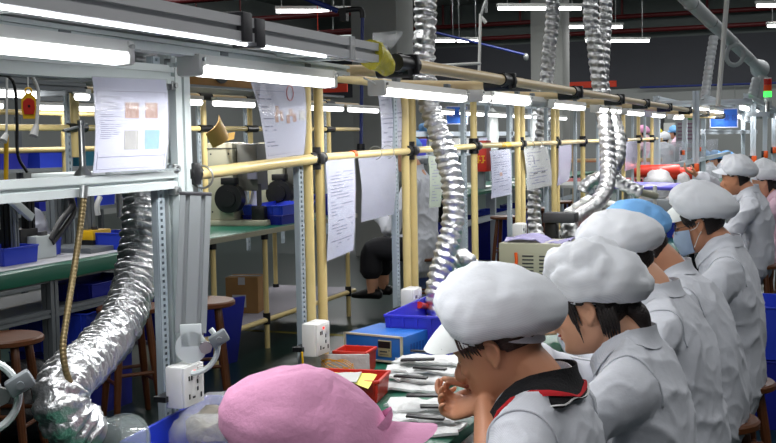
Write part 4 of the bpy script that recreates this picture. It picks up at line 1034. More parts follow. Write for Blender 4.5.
# signs
def sign(u0, v0, u1, v1, x, label, marks, frame=True):
    a, c_ = PX(u0, v1, x), PX(u1, v0, x); cen = (a+c_)/2
    rt = (RC @ V((1, 0, 0))); rt.z = 0; rt.normalize(); d = (cen-CAM).length
    w, h = (u1-u0)/F*d, (v1-v0)/F*d
    t = thing('hanging_sign', label, 'sign', cen, math.atan2(rt.y, rt.x))
    MB().box((0, 0, 0), (w, .012, h), None, .002).build('board', mat('sign_blue', (44, 98, 190), .85, 0, .05, 6), t)
    if frame:
        b = MB()
        for s in (-1, 1): b.box((0, 0, s*h/2), (w+.012, .016, .01)); b.box((s*w/2, 0, 0), (.01, .016, h+.01))
        b.build('rim', paper, t)
    for s in (-1, 1): MB().cyl((s*w*.4, 0, h/2), (s*w*.4, 0, h/2+.25), .004, seg=6).build('hanger', steel, t)
    fnt = D.curves.new('sign_text', 'FONT'); fnt.body = marks[0]; fnt.size = h*.34; fnt.align_x = 'CENTER'; fnt.align_y = 'CENTER'; fnt.extrude = .001
    o = D.objects.new('tmp', fnt); COL.objects.link(o); dg = bpy.context.evaluated_depsgraph_get(); me = D.meshes.new_from_object(o.evaluated_get(dg)); D.objects.remove(o)
    me.transform(Matrix.Translation((w*.1, -.0085, 0)) @ Matrix.Rotation(math.pi/2, 4, 'X')); me.materials.clear(); me.materials.append(mat('sign_ink', (34, 58, 130), .6))
    q = D.objects.new('lettering', me); COL.objects.link(q); q.parent = t
    if len(marks) > 1:
        MB().box((-w*.3, -.008, 0), (w*.16, .003, h*.12), (0, .4, 0)).build('logo', mat('logo_red', (150, 80, 110), .6), t); MB().box((-w*.24, -.008, -h*.04), (w*.2, .003, h*.06), (0, .2, 0)).build('logo', mat('logo_pale', (150, 160, 210), .6), t)
    return t
sign(446, 107, 467, 124, -4.1, 'blue hanging sign with small logo beside the tall foil duct', ('组装线', 1))
sign(709, 110.5, 735, 128, -.98, 'blue hanging sign at the end of the tan rail', ('组 装 区',))
# red machine with yellow letters behind post
c = PX(481, 156, -3.7); t = thing('red_box', 'red box with yellow characters right of the tall duct', 'box', c)
MB().box((0, 0, 0), (.19, .2, .36), None, .005).build('case', red, t)
b = MB()
for k in range(3):
    x = -.055+.055*k; b.box((x, -.101, .0), (.042, .003, .012)); b.box((x, -.101, -.04), (.012, .003, .08)); b.box((x+.012, -.101, -.05), (.03, .003, .012)); b.box((x-.012, -.101, -.075), (.02, .003, .012))
b.build('lettering', yellow, t)
MB().span((-.04, -.04, .83-c.z), (.04, .04, -.17)).build('stand', greyp, t)

# ---- end of the near line: aluminium stations, sensors, clear panels, stack light
t = thing('aluminium_frame', 'distant aluminium machine frame beyond the end of the pipe rack', 'frame', (-.8, 11, 0))
for x, y in ((-.92, PX(696, 140, -.92).y), (-.6, 10.9), (-.6, 13.2), (-.6, 15.6), (-1.35, 9.9), (-1.35, 12), (-1.35, 14), (-.55, 18), (-.95, 15)):
    MB().prof((x, y, 0), (x, y, 1.79), .05, .05, (1, 0, 0)).build('post', grb, t, True)
for x, z in ((-.95, 1.765), (-1.35, 1.765), (-.95, 1.47), (-.6, 1.765), (-1.35, 1.15)):
    MB().prof((x, 9.8, z), (x, 18, z), .045, .045).build('rail', grb, t, True)
for y in (9.85, 12.8, 15, 18): MB().prof((-1.35, y, 1.72), (-.55, y, 1.72), .045, .045).build('cross_beam', grb, t, True)
MB().span((-1.4, 9.75, .76), (-.72, 18, .79)).build('bench_top', green, t, True)
MB().span((-1.352, 9.9, 1.18), (-1.346, 16, 1.38)).build('clear_panel', mat('tinted_panel', (190, 194, 206), .15, 0, .05, 4, alpha=.35), t, True)
for k, (x, y) in enumerate(((-.6, 10.9), (-.6, 13.2), (-.6, 15.6), (-.92, PX(696, 140, -.92).y), (-1.3, 11.4), (-1.3, 13))):
    t2 = thing('orange_sensor', ['orange sensor box on nearest pale post at right', 'orange sensor box on second pale post at right', 'orange sensor box on the third pale post, far right', 'orange sensor on the thick post by blue caps', 'small orange sensor left behind clear panel', 'small orange sensor right behind clear panel'][k], 'sensor', (x+.01, y-.05, (1.2, 1.21, 1.22, 1.19, 1.27, 1.28)[k]))
    s = (1, 1, 1, .8, .6, .6)[k]
    MB().box((0, 0, .0), (.05*s, .05, .08*s), None, .006).build('housing', orange, t2); MB().box((-.03*s, 0, 0), (.03*s, .05, .08*s), None, .004).build('bracket', black, t2)
for k in range(5):
    far_light(-1.0, 9.6+1.6*k, 10.7+1.6*k, 1.665, 'distant tube light on the aluminium machine frame', 'lights on the machine frame', 5)
    far_light(-.66, 10.2+1.7*k, 11.0+1.7*k, 1.68, 'distant tube light along front of machine frame', 'lights along machine frame front', 3)
p = PX(767.5, 105, -.45); t = thing('stack_light', 'signal tower with red, orange and lit green lamps', 'signal light', p)
q = .034
MB().cyl((0, 0, -.1), (0, 0, .03), .018).build('pole', steel, t); MB().cyl((0, 0, .03), (0, 0, .07), q*.9).build('base', alu, t)
MB().cyl((0, 0, .07), (0, 0, .12), q).build('green_lamp', mat('lamp_green', (60, 255, 80), .3, emit=2.5), t)
MB().cyl((0, 0, .122), (0, 0, .175), q).build('orange_lamp', mat('lamp_orange', (214, 70, 10), .3), t)
MB().cyl((0, 0, .177), (0, 0, .23), q).build('red_lamp', mat('lamp_red', (170, 20, 16), .3), t)
MB().cyl((0, 0, .23), (0, 0, .24), q*.9).build('cap', whitep, t)
MB().box((-.08, 0, -.08), (.2, .05, .04)).build('bracket', grb, t)
# notice board on the far side
a = PD(676, 147, 17); c = PD(702, 116, 17)
t = thing('notice_board', 'notice board with lilac and green printing past pink workers', 'notice board', ((a.x+c.x)/2, a.y, a.z))
W, H = c.x-a.x, c.z-a.z
MB().box((0, 0, H/2), (W, .04, H), None, .004).build('board', mat('board_grey', (150, 150, 152), .6), t)
MB().box((W*.1, -.022, H*.93), (W*.7, .004, H*.1)).build('header', mat('header_green', (40, 130, 60), .6), t)
b = MB()
for k in range(6): b.box((0, -.022, H*(.15+.12*k)), (W*.85, .004, H*.045))
b.build('printed_rows', mat('row_mauve', (128, 92, 120), .6), t)
for s in (-1, 1): MB().span((s*W*.45-.03, 0, -a.z), (s*W*.45+.03, .04, 0)).build('leg', alu_dark, t)
a = PD(653, 138, 28.6); c = PD(664, 114, 28.6)
solo(MB().span((a.x, a.y, 0), (c.x, a.y+.3, c.z), .01), 'locker', mat('locker_black', (28, 28, 34), .5), 'dark cabinet behind the yellow capped worker', 'cabinet')
a = PD(592, 150, 28); c = a
solo(MB().span((PD(664, 114, 28.6).x+.1, a.y+.5, 0), (PD(680, 114, 28.6).x, a.y+.6, 1.75), .01), 'partition_panel', offw, 'pale partition panel behind the white capped far worker', 'panel')
# tan pipe bench for the pink workers (perpendicular), red rolls
t = thing('pipe_table', 'low cream pipe table with red sheet near pink workers', 'table', (-1.9, 10.9, 0))
for x in (-2.4, -1.6):
    for y in (10.5, 11.4): MB().cyl((x, y, 0), (x, y, 1.42 if y > 11 else 1.0), .022).build('leg', tan, t, True)
for y, z in ((10.5, 1.0), (11.4, 1.0), (11.4, 1.2), (11.4, 1.40)): MB().cyl((-2.5, y, z), (-1.5, y, z), .02).build('rail', tan, t, True)
MB().span((-2.5, 10.45, 1.0), (-1.5, 11.4, 1.02)).build('red_sheet', mat('red_sheet', (206, 44, 36), .5, 0, .08, 5), t, True)
for y in (10.5, 11.4):
    for x in (-2.4, -1.6): MB().cyl((x, y, .96), (x, y, 1.04), .034).build('joint', black, t, True)
for k, (u, v) in enumerate(((655, 171), (669, 174))):
    p = PD(u, v, 9.0); q = p+V((.36, .1, 0)) if k < 2 else p+V((.1, .02, 0))
    z = p.z
    solo(MB().cyl(p-V((.18, 0, 0)), q-V((.18, 0, 0)), .05 if k < 2 else .03, seg=20), 'red_roll', mat('red_film', (222, 58, 40), .35, 0, .1, 6), ['upper red film roll behind the violet sheet', 'lower red film roll near the raised hand', 'short red film roll left of the clear bag'][k], 'roll')
t = thing('roll_shelf', 'small pale shelf carrying the red film rolls', 'shelf', (-1.7, 8.75, 0))
zz = PD(669, 174, 9.0).z-.05
MB().span((-2.15, 8.3, zz-.02), (-1.4, 9.0, zz)).build('board', offw, t, True)
for x in (-2.1, -1.45):
    for y in (8.35, 8.95): MB().span((x-.02, y-.02, 0), (x+.02, y+.02, zz-.02)).build('leg', alu, t, True)
# crates at the lower right behind the workers
crate((-.03, 5.85, 0), (.62, .5), .34, .0, navy, 'dark blue crate at right edge, bottom of the stack')
crate((-.03, 5.85, .345), (.6, .48), .26, .02, blue, 'blue crate at right edge, topmost of the stack')
crate((.25, 7.1, 0), (.5, .45), .4, .0, blue, 'blue crate on the floor behind masked worker')
# ================================================================= people
HZ = [-.118, -.112, -.10, -.085, -.068, -.052, -.035, -.015, .0, .015, .035, .06, .085, .105, .116]
HF = [.060, .078, .086, .083, .086, .086, .084, .082, .080, .085, .091, .088, .068, .038, .008]
HB = [-.01, -.02, -.032, -.045, -.062, -.076, -.088, -.096, -.099, -.101, -.102, -.094, -.072, -.04, -.008]
HW = [.018, .030, .042, .052, .060, .065, .069, .073, .0745, .076, .077, .071, .056, .032, .008]
def head_ring(z, M, sc=1.0, n=28, grow=0.0):
    f, b_, w = interp(HZ, HF, z), interp(HZ, HB, z), interp(HZ, HW, z); row = []
    for k in range(n):
        a = 2*math.pi*k/n; c, s = math.cos(a), math.sin(a)
        x = (f+grow)*math.copysign(abs(c)**.9, c) if c > 0 else -(b_-grow)*c*1.0
        if c <= 0: x = (b_-grow)*abs(c)**.92
        row.append(M @ V((x, (w+grow)*math.copysign(abs(s)**.92, s), z)))
    return row
def face_parts(b, M):
    T = lambda *p: M @ V(p)
    b.rings([head_ring(z, M) for z in [-.118, -.112, -.104, -.095, -.085, -.075, -.065, -.055, -.045, -.035, -.025, -.015, -.005, .005, .02, .035, .05, .065, .08, .092, .103, .112, .116]])
    b.limb([T(.078, 0, .008), T(.09, 0, -.012), T(.103, 0, -.032), T(.098, 0, -.042), T(.084, 0, -.046)], [.007, .009, .0115, .011, .007], (0, 1, 0), 12, 4)   # nose
    R3 = M.to_3x3()
    for s in (-1, 1):
        b.ell(T(.090, s*.011, -.039), (.010, .0075, .007), R3, 12)                      # nostril wings
        b.ell(T(.066, s*.032, -.026), (.02, .022, .018), R3, 12)                        # cheekbone
        b.limb([T(.083, s*.008, .016), T(.080, s*.032, .02), T(.064, s*.052, .014)], [.007, .008, .006], (0, 0, 1), 10, 3)  # brow ridge
        b.ell(T(.071, s*.031, -.001), (.0125, .0155, .0125), R3, 14)                    # eyelid over the eyeball
        # ear: rim, lobe and hollow plate
        pts = [T(.006, s*.074, .008), T(-.004, s*.084, .022), T(-.020, s*.088, .018), T(-.026, s*.088, .0), T(-.018, s*.082, -.018), T(-.006, s*.076, -.032)]
        b.limb(pts, [.0055, .006, .006, .006, .006, .0075], (1, 0, 0), 10, 4); b.ell(T(-.008, s*.077, -.004), (.016, .008, .022), R3, 12)
    b.ell(T(.084, 0, -.060), (.009, .021, .006), R3, 12); b.ell(T(.082, 0, -.071), (.009, .018, .0065), R3, 12); b.ell(T(.074, 0, -.1), (.016, .018, .013), R3, 12)
def lips(M):
    b = MB(); R3 = M.to_3x3(); T = lambda *p: M @ V(p)
    for s in (-1, 1): b.ell(T(.0875, s*.009, -.0605), (.0065, .014, .0042), R3 @ Euler((s*.15, 0, -s*.35)).to_matrix(), 14)
    b.ell(T(.086, 0, -.0695), (.0068, .0165, .005), R3, 14); return b
def hand(b, wrist, palm_dir, side_dir, curl, ln=.175, spread=.02, thumb=1):
    """palm and five separate bent fingers. side_dir points to the thumb side"""
    d = V(palm_dir).normalized(); s = V(side_dir); s = (s-d*s.dot(d)).normalized(); n = d.cross(s)*thumb   # n: back of hand
    w = V(wrist); k = ln/.175
    b.limb([w, w+d*.03*k, w+d*.065*k, w+d*.09*k], [(.026*k, .019*k), (.034*k, .016*k), (.040*k, .014*k), (.038*k, .011*k)], tuple(s), 14, 4)
    for i, (o, L) in enumerate(((.030, .070), (.0105, .078), (-.0095, .073), (-.029, .058))):
        p = w+d*.082*k+s*o*k; dd = (d+s*(o*spread*14)).normalized(); pts = [p-d*.015]; a = .0
        for j, seg in enumerate((.45, .3, .25)):
            pts.append(p+dd*0); a += curl*(.55, .9, .75)[j]*(1+.12*i)
            p = p+(dd*math.cos(a)-n*math.sin(a))*L*seg*k
        pts.append(p); b.limb(pts, [.0088*k, .0086*k, .0078*k, .0072*k, .006*k][:len(pts)], tuple(s), 10, 3)
    p = w+d*.022*k+s*.026*k
    b.limb([p-s*.01*k, p+(d*.5+s*.75-n*.25).normalized()*.034*k, p+(d*.8+s*.62-n*.45).normalized()*.062*k, p+(d*.95+s*.35-n*.6).normalized()*.083*k], [.013*k, .0115*k, .0095*k, .0075*k], tuple(n), 10, 3)

CF = [(.084, .102), (.090, .106), (.094, .114), (.096, .126), (.094, .142), (.085, .158), (.070, .171), (.050, .180), (.028, .184), (.008, .185)]
CB = [(.103, .004), (.122, -.006), (.146, -.002), (.166, .016), (.172, .040), (.160, .076), (.130, .114), (.090, .150), (.048, .177), (.010, .188)]
CS = [(.084, .044), (.098, .026), (.112, .028), (.122, .048), (.123, .080), (.114, .112), (.094, .142), (.066, .166), (.034, .182), (.008, .188)]
def cap(M, par, m=capm, seed=0, puff=1.0, sag=.0, brim=True, brimm=None, wide=1.0, folds=1.0, brim_tilt=.1, hs=1.0, lift=0, fs=0, bk=0):
    """bouffant work cap in head space: band on the hairline, flat puffed crown sagging behind the head, peak"""
    n = 80; R = []; m_ = 3
    for i in range((len(CF)-1)*m_+1):
        f = i/((len(CF)-1)*m_); row = []
        X = [j/(len(CF)-1) for j in range(len(CF))]
        g = lambda A, q: interp(X, [p[q] for p in A], f)
        for k in range(n):
            a = 2*math.pi*k/n; c, s = math.cos(a), math.sin(a); E_ = CF if c > 0 else CB
            r = g(E_, 0)*c*c+g(CS, 0)*s*s; z = g(E_, 1)*c*c+g(CS, 1)*s*s
            ring0 = E_[0][0]*c*c+CS[0][0]*s*s; r = ring0+(r-ring0)*puff if r > ring0 else r
            if c < 0: r += sag*c*c*math.sin(math.pi*min(1, f*1.3)) if f < .77 else 0
            z = .04+(z-.04)*hs if z > .04 else z
            if fs: z -= fs*max(0, r*c+.05)*min(1, f*3); z += bk*c*c*(c < 0)*math.sin(math.pi*min(1, f*1.2))
            p = V((r*c*wide-.012*f, r*s*wide, z))
            gather = .0045*math.sin(a*19+seed+2*N3((c*2, s*2, 0), 1, seed))*math.exp(-((f-.14)/.10)**2)
            q = V((p.x*.9+p.z*.5, p.y*1.3, p.z*.9-p.x*.3))
            lump = (.008*N3(q, 8, seed)-.010*((1-abs(N3(q, 9, seed+3)))**7-.2)-.006*((1-abs(N3(q, 17, seed+8)))**6-.2)+.004*N3(q, 26, seed))*folds*min(1, f*5)
            p += V((c*(1-f*.8), s*(1-f*.8), .2+f)).normalized()*(gather+lump); row.append(M @ p)
        R.append(row)
    b = MB().rings(R); 
    for _ in range(1): bmesh.ops.smooth_vert(b.bm, verts=b.bm.verts, factor=.3, use_axis_x=True, use_axis_y=True, use_axis_z=True)
    cp = b.build('cap', m, par, ang=80)
    def bz(c, s): return (CF[0][1] if c > 0 else CB[0][1])*c*c+CS[0][1]*s*s
    def br(c, s): return (CF[0][0] if c > 0 else CB[0][0])*c*c+CS[0][0]*s*s
    R = []
    for h, g in ((-.026, .99), (-.024, 1.015), (.000, 1.03), (.010, .98)):
        row = []
        for k in range(56):
            a = 2*math.pi*k/56; c, s = math.cos(a), math.sin(a); row.append(M @ V((br(c, s)*c*g, br(c, s)*s*g, bz(c, s)+h)))
        R.append(row)
    MB().rings(R, False).build('cap_band', m, cp, ang=60)
    if brim:
        rows = []
        for j in range(6):
            f = j/5; row = []
            for k in range(17):
                t = -1+2*k/16; a = t*1.1; c, s = math.cos(a), math.sin(a)
                L = .070*(1-abs(t)**2.4)*f
                row.append(M @ V((br(c, s)*c*1.03+L*.98, br(c, s)*s*1.03+L*s*.25, bz(c, s)-.012-L*brim_tilt*(1+.5*f)-.016*t*t*f+.003*math.sin(t*4+seed)*f)))
            rows.append(row)
        MB().patch(rows, .0035).build('cap_brim', brimm or m, cp, ang=60)
    return cp
def hair_cap(M, par, m, nape=-.055, seed=0, front=.6, side_z=-.02):
    """hair mass under the cap: back of the head down to the nape, ears left free"""
    b = MB(); R = []
    for z in [nape, nape+.012, nape+.03, -.012, .006, .020, .035, .055, .075, .098]:
        g = (.003+.008*min(1, (z-nape)/.03))*(1 if z < .05 else .35); row = []
        for p in head_ring(z, Matrix.Identity(4), 1, 48, g):
            lim = -.030 if z < .01 else .024 if z < .03 else .050 if z < .06 else .2
            w = V((min(p.x, lim), p.y, z))
            if p.x > lim: w.y *= .9
            w += V((p.x*.5, p.y, 0)).normalized()*.0025*noise.noise(V((math.atan2(p.y, p.x)*11, z*8, seed))); row.append(M @ w)
        R.append(row)
    b.rings(R); return b.build('hair', m, par, ang=60)
def locks(M, par, m, strands, name='hair_lock'):
    b = MB()
    for pts, r in strands: b.limb([M @ V(p) for p in pts], r, (0, 1, 0), 8, 5)
    return b.build(name, m, par, ang=60)

BV = {}
def collar(bv, sp, par, nm, mm, w0, w1, drop, stand, off=.004, hw=.060, n=44, cut=.96):
    c0 = sp(.052, .925); rows = []
    for i in range(n+1):
        an = math.pi*(-1+2*i/n)*cut; c, s = -math.cos(an), math.sin(an); row = []; fw = (1+c)/2
        for j in range(6):
            w = w0+(w1-w0)*j/5
            p = c0+V((.010+c*(.068+w), s*(hw+w), .012-drop*fw**1.6-w*.5))
            h = bv.find_nearest(p)
            if h[0] is None: row.append(p); continue
            nr = h[1] if (p-h[0]).dot(h[1]) > -.05 else h[1]
            lift = stand*(1-(w/.036))**2 if w < .036 else 0
            row.append(h[0]+nr*(off+lift)+V((0, 0, lift*1.6)))
        rows.append(row)
    sm = lambda R_: [R_[0]]+[[R_[i][j]*.5+(R_[i-1][j]+R_[i+1][j])*.25 for j in range(6)] for i in range(1, n)]+[R_[n]]
    for _ in range(8): rows = sm(rows)
    for i in range(n+1):
        for j in range(6):
            w = w0+(w1-w0)*j/5; h = bv.find_nearest(rows[i][j]); lift = stand*(1-(w/.036))**2 if w < .036 else 0
            if h[0] is not None:
                q = rows[i][j]-h[0]; d = q.dot(h[1]); need = off+lift
                if d < need: rows[i][j] = h[0]+h[1]*need
    rows = sm(sm(rows))
    return MB().patch(rows, .0028).build(nm, mm, par, ang=60)
def person(label, ear, pitch=.35, yaw=0, roll=0, face=math.pi, skin_m=skin, coat_m=coatm, cap_kw=None, hair=hairm, hair_nape=-.055, vox=.007, armL=None, armR=None, mask=False, hem=.32, lean=0.0, seat=.43, stool=True, group=None, seed=0, rolled=0, twist=0, stool_label='', neck_out=0, wide=1.0, shoes=True, seams=True, wr=1.0, stand=False, shorts=False, curl=.6, foot=0):
    """ear: world point between the ears; the body is laid out below it (local +x is forward)"""
    E = V((.16+lean, 0, ear.z)); f = Matrix.Rotation(face, 3, 'Z'); base = V(ear)-f @ E; base.z = 0
    t = thing('person', label, 'person', base, face, group)
    s = (ear.z-seat)/.555
    def Z(z): return seat+(z-.43)*s if z > .43 else z*seat/.43
    def sp(x, z): 
        k = max(0, (z-.45)/.5); return V((x+lean*k*k, 0, Z(z)))
    HM = Matrix.Translation(V((E.x, 0, ear.z+.01))) @ Matrix.Rotation(yaw, 4, 'Z') @ Matrix.Rotation(pitch, 4, 'Y') @ Matrix.Rotation(roll, 4, 'X')
    shz = .815
    sh = [sp(.042, shz)+V((0, k*.165*wide, 0)) for k in (1, -1)]
    tab = .80
    if armL is None: armL = (V((.19, .25, tab-.06)), V((.36, .13, tab+.055)), V((.9, -.42, -.15)))
    if armR is None: armR = (V((.19, -.25, tab-.06)), V((.37, -.10, tab+.055)), V((.9, .42, -.15)))
    # ---- body: one continuous surface
    b = MB(); face_parts(b, HM)
    nb = sp(.045, .90); hb = HM @ V((-.028, 0, -.055))
    b.limb([nb-V((.02, 0, .05)), nb.lerp(hb, .5)+V((-.006, 0, .004)), hb+V((.006, 0, .02))], [(.075, .062), (.058, .058), (.058, .056)], (0, 1, 0), 18, 5)
    b.limb([sp(.0, .44), sp(.0, .6), sp(.012, .75), sp(.055, .87)], [(.13, .09), (.11, .08), (.12, .08), (.10, .06)], (0, 1, 0), 20, 4)
    b.limb([sh[0], sh[1]], [.045, .045], (1, 0, 0), 14, 4)
    for k, (S, A) in enumerate(((sh[0], armL), (sh[1], armR))):
        el, wr_, pd = A
        b.limb([S, S.lerp(el, .5), el, el.lerp(wr_, .45), wr_], [.044, .042, .038, .037, (.027, .021)], (0, 0, 1), 14, 4)
        d = V(pd).normalized(); sd = V((.25, -1 if k == 0 else 1, .35))
        hand(b, wr_-d*.008, d, sd, curl, .17, .02, 1 if k == 0 else -1)
    if stand:
        for k in (1, -1): b.limb([V((-.0, k*.09, Z(.46))), V((.02, k*.1, seat*.55)), V((-.0, k*.1, .08)), V((.1, k*.11, .035))], [.08, .055, .04, (.04, .03)], (0, 1, 0), 14, 4)
    else:
        for k in (1, -1): b.limb([V((.0, k*.09, Z(.46))), V((.22, k*.11, seat+.06)), V((.40, k*.12, seat+.05)), V((.41, k*.12, seat*.5)), V((.39, k*.12, .08+foot)), V((.48, k*.13, .035+foot))], [.08, .075, .058, .05, .04, (.04, .028)], (0, 1, 0), 14, 4)
    b.remesh(vox, 3, .5)
    body = b.build('body', skin_m, t, ang=180)
    # ---- trousers and shoes
    b = MB()
    for k in (1, -1):
        if stand: b.limb([V((-.0, k*.085, Z(.47))), V((.02, k*.1, seat*.55)), V((-.0, k*.1, .11))], [.1, .078, .065], (0, 1, 0), 16, 4)
        elif shorts: b.limb([V((-.02, k*.085, Z(.47))), V((.22, k*.11, seat+.06)), V((.40, k*.12, seat+.05)), V((.42, k*.12, seat-.13))], [.1, .1, .09, .095], (0, 1, 0), 16, 4)
        else: b.limb([V((.03, k*.085, Z(.47))), V((.22, k*.11, seat+.06)), V((.40, k*.12, seat+.05)), V((.41, k*.12, seat*.5)), V((.39, k*.12, .12))], [.082, .09, .078, .068, .058], (0, 1, 0), 16, 4)
    b.remesh(.012, 2); b.build('trousers', trous, t, ang=180)
    for k in (1, -1):
        x0 = -.02 if stand else .38
        MB().limb([V((x0-.03, k*.12, .045+foot)), V((x0+.05, k*.122, .05+foot)), V((x0+.13, k*.128, .04+foot)), V((x0+.2, k*.13, .03+foot))], [(.036, .04), (.042, .045), (.045, .035), (.034, .022)], (0, 1, 0), 14, 4).build('shoe', black, t, ang=60)
    # ---- coat
    b = MB()
    hz = hem
    b.limb([V((.02, 0, hz)), sp(.005, .46) if hz < .44 else sp(.0, .47), sp(.0, .58), sp(.008, .70), sp(.028, .79), sp(.052, .86), sp(.072, .925)],
           [(.21*wide, .105), (.205*wide, .122), (.182*wide, .112), (.185*wide, .113), (.18*wide, .11), (.135*wide, .095), (.068, .066)], (0, 1, 0), 30, 5)
    for S in (0, 1):
        A = (armL, armR)[S]; el, wr_, pd = A; sgn = (1, -1)[S]
        b.limb([sp(.046, .885)+V((0, sgn*.05, 0)), sp(.045, .852)+V((0, sgn*.11*wide, 0)), sh[S], sh[S].lerp(el, .5)+V((-.01, sgn*.012, 0)), el+V((-.012, sgn*.008, -.01))] + ([el.lerp(wr_, .25)] if rolled else [el.lerp(wr_, .5), el.lerp(wr_, .93)]),
               [.055, .064, .072, .070, .064] + ([.058] if rolled else [.056, .042]), (1, 0, 0), 18, 4)
    if not stand: b.limb([V((.0, 0, Z(.47))), V((.2, 0, seat+.07)), V((.33, 0, seat+.05))], [(.19, .11), (.19, .10), (.185, .08)], (0, 1, 0), 20, 4)
    b.remesh(max(vox, .008), 3, .5)
    def wrinkle(p, n):
        q = V((p.x*.8+p.z*.7, p.y*1.4, (p.z-p.x*.6)*.75))
        rdg = (1-abs(N3(q, 6, seed)))**4; r2 = (1-abs(N3(q, 13, seed+4)))**5
        lo = N3(p, 4.5, seed+2)
        return (.013*(rdg-.4)+.005*(r2-.3)+.015*lo)*wr
    b.disp(wrinkle); tr = None
    bv = BVHTree.FromBMesh(b.bm)
    coat = b.build('coat', coat_m, t, ang=180)
    if seams:
        for S in (0, 1):
            sgn = (1, -1)[S]; c0 = sp(.05, .80)+V((0, sgn*.135*wide, 0)); run = []
            for k in range(19):
                a = math.pi*(-.05+1.15*k/18); dr = V((-math.cos(a), sgn*.22, math.sin(a)))
                h = bv.ray_cast(c0+dr*.5, -dr, .6)
                if h[0]: run.append(h[0]+h[1]*.0015)
            if len(run) > 4: MB().tube(run, .0032, 6, 3).build('seam', coat_m, coat, ang=180)
    # collar lying on the coat around the neck
    t['bv'] = 0; del t['bv']; BV[t.name] = bv
    collar(bv, sp, coat, 'collar', coat_m, 0, .036, .105, .010)
    
    # hair, cap, mask, eyes
    hair_cap(HM, t, hair, hair_nape, seed)
    kw = dict(seed=seed); kw.update(cap_kw or {}); cap(HM, t, **kw)
    T = lambda *p: HM @ V(p); R3 = HM.to_3x3()
    if vox < .0085:
        b = MB()
        for k in (-1, 1):
            b.limb([T(.0795, k*.018, -.001), T(.0842, k*.030, -.0055), T(.074, k*.044, -.003)], [.0012, .0018, .0012], (0, 0, 1), 6, 4)
        b.build('eyelash', hairm, t, ang=60)
        b = MB()
        for k in (-1, 1): b.limb([T(.087, k*.014, .0165), T(.085, k*.032, .022), T(.069, k*.050, .015)], [.002, .003, .0015], (0, 0, 1), 6, 4)
        b.build('eyebrow', hair, t, ang=60)
        if not mask: lips(HM).build('lips', lipm, t, ang=80)
    if mask:
        rows = []
        for i in range(9):
            z = -.012-.1*i/8; row = []
            for k in range(15):
                tt = -1+2*k/14; an = tt*1.25; zz = max(z, -.112)
                fr = interp(HZ, HF, zz); w = interp(HZ, HW, zz); bulge = .018*math.exp(-(tt*2.2)**2)*math.exp(-((z+.045)/.045)**2)
                row.append(T((fr+.010)*math.cos(an)**.8+bulge, (w+.008)*math.sin(an), z-.012*(1-abs(tt))*i/8+.0018*(i % 2)))
            rows.append(row)
        mk = MB().patch(rows, .0015).build('face_mask', maskm, t, ang=60)
        for k in (-1, 1):
            for z0 in (-.016, -.088): b = MB(); b.tube([T(.03, k*.077, z0), T(.005, k*.082, z0*.55), T(-.012, k*.086, .012 if z0 > -.05 else -.028)], .0016, 6, 5); b.build('ear_loop', whitep, mk, ang=60)
    if stool and not stand:
        make_stool(stool_label or 'wooden stool under '+label[:40], seat-.005, .155, (base.x, base.y, 0), seed*.7)
    return t, HM, sp

# --- the row of workers at the near bench (all facing the bench)
e2 = PD(497, 351, 2.36)
t, HM, sp = person('woman in white peaked cap with black red collar, nearest working at bench', e2, .36, .03, 0, hair=hairb, skin_m=skin2, vox=.0042, lean=-.03, hair_nape=-.012, curl=.95, seed=1, rolled=1, stool_label='wooden stool under the nearest woman in white cap', hem=.30,
    armL=(V((.06, .25, .70)), V((.150, .035, .888)), V((.86, -.36, -.30))), armR=(V((.16, -.28, .74)), V((.175, -.075, .892)), V((.86, .2, -.34))),
    cap_kw=dict(m=capm, brimm=capw, puff=1.0, folds=.6, wide=1.0, brim_tilt=.42))
R_ = random.Random(5)
locks(HM, t, hairb, [([(.062, y, .080-12*y*y), (.084, y*1.05, .072-12*y*y), (.096, y*1.12, .058-9*y*y+R_.uniform(-.006, .006)), (.098, y*1.2, .042-4*y*y+R_.uniform(-.012, .008))], [.006, .006, .004, .0008]) for y in [-.015+.0075*q for q in range(10)]]+
      [([(.058-.006*q, s*.068, .05), (.056-.006*q, s*.073, .025), (.052-.007*q, s*.0745, .005-.004*(q % 3))], [.004, .004, .0008]) for s in (-1, 1) for q in range(7)])
# black knitted collar with red and white stripe
bvn = BV[t.name]; red_knit = mat('red_knit', (200, 30, 40), .85)
o = collar(bvn, sp, t, 'polo_collar', mat('black_knit', (18, 18, 22), .85, 0, .3, 60, .4, 200), 0, .046, .20, .012, .014)
collar(bvn, sp, o, 'red_stripe', red_knit, .031, .037, .20, .012, .0195)
collar(bvn, sp, o, 'white_stripe', whitep, .042, .045, .20, .012, .0195)

e3 = PD(590, 311, 2.87)
t, HM, sp = person('woman with dark ponytail and rumpled white cap, second at the bench', e3, .20, .03, 0, vox=.006, seed=7, hair_nape=-.075, stool_label='wooden stool under the second woman', cap_kw=dict(puff=1.0, folds=1.5, wide=1.0, brim=False))
locks(HM, t, hairm, [([(-.085, .0, -.01), (-.115, 0, -.035), (-.12, 0, -.075), (-.11, 0, -.11)], [.03, .03, .024, .008])]+
      [([(.048-.006*q, s*.070, .05), (.044-.006*q, s*.076, .02), (.036-.006*q, s*.077, -.02-.012*(q % 3)), (.030-.005*q, s*.073, -.035-.022*(q % 3))], [.004, .0042, .0025, .0006]) for s in (-1, 1) for q in range(4)]+
      [([(-.03-.008*q, s*.074, .0), (-.036-.008*q, s*.076, -.04), (-.04-.006*q, s*.066, -.075-.015*(q % 3))], [.006, .005, .0008]) for s in (-1, 1) for q in range(6)])
e4 = PD(622, 269, 3.50)
t, HM, sp = person('worker in smooth white cap bent low, third at the bench', e4, .55, .0, 0, vox=.008, seed=13, lean=.05, stool_label='wooden stool under the third worker', cap_kw=dict(puff=1.0, folds=.9, brim=False))
e5 = PD(640, 251, 4.05)
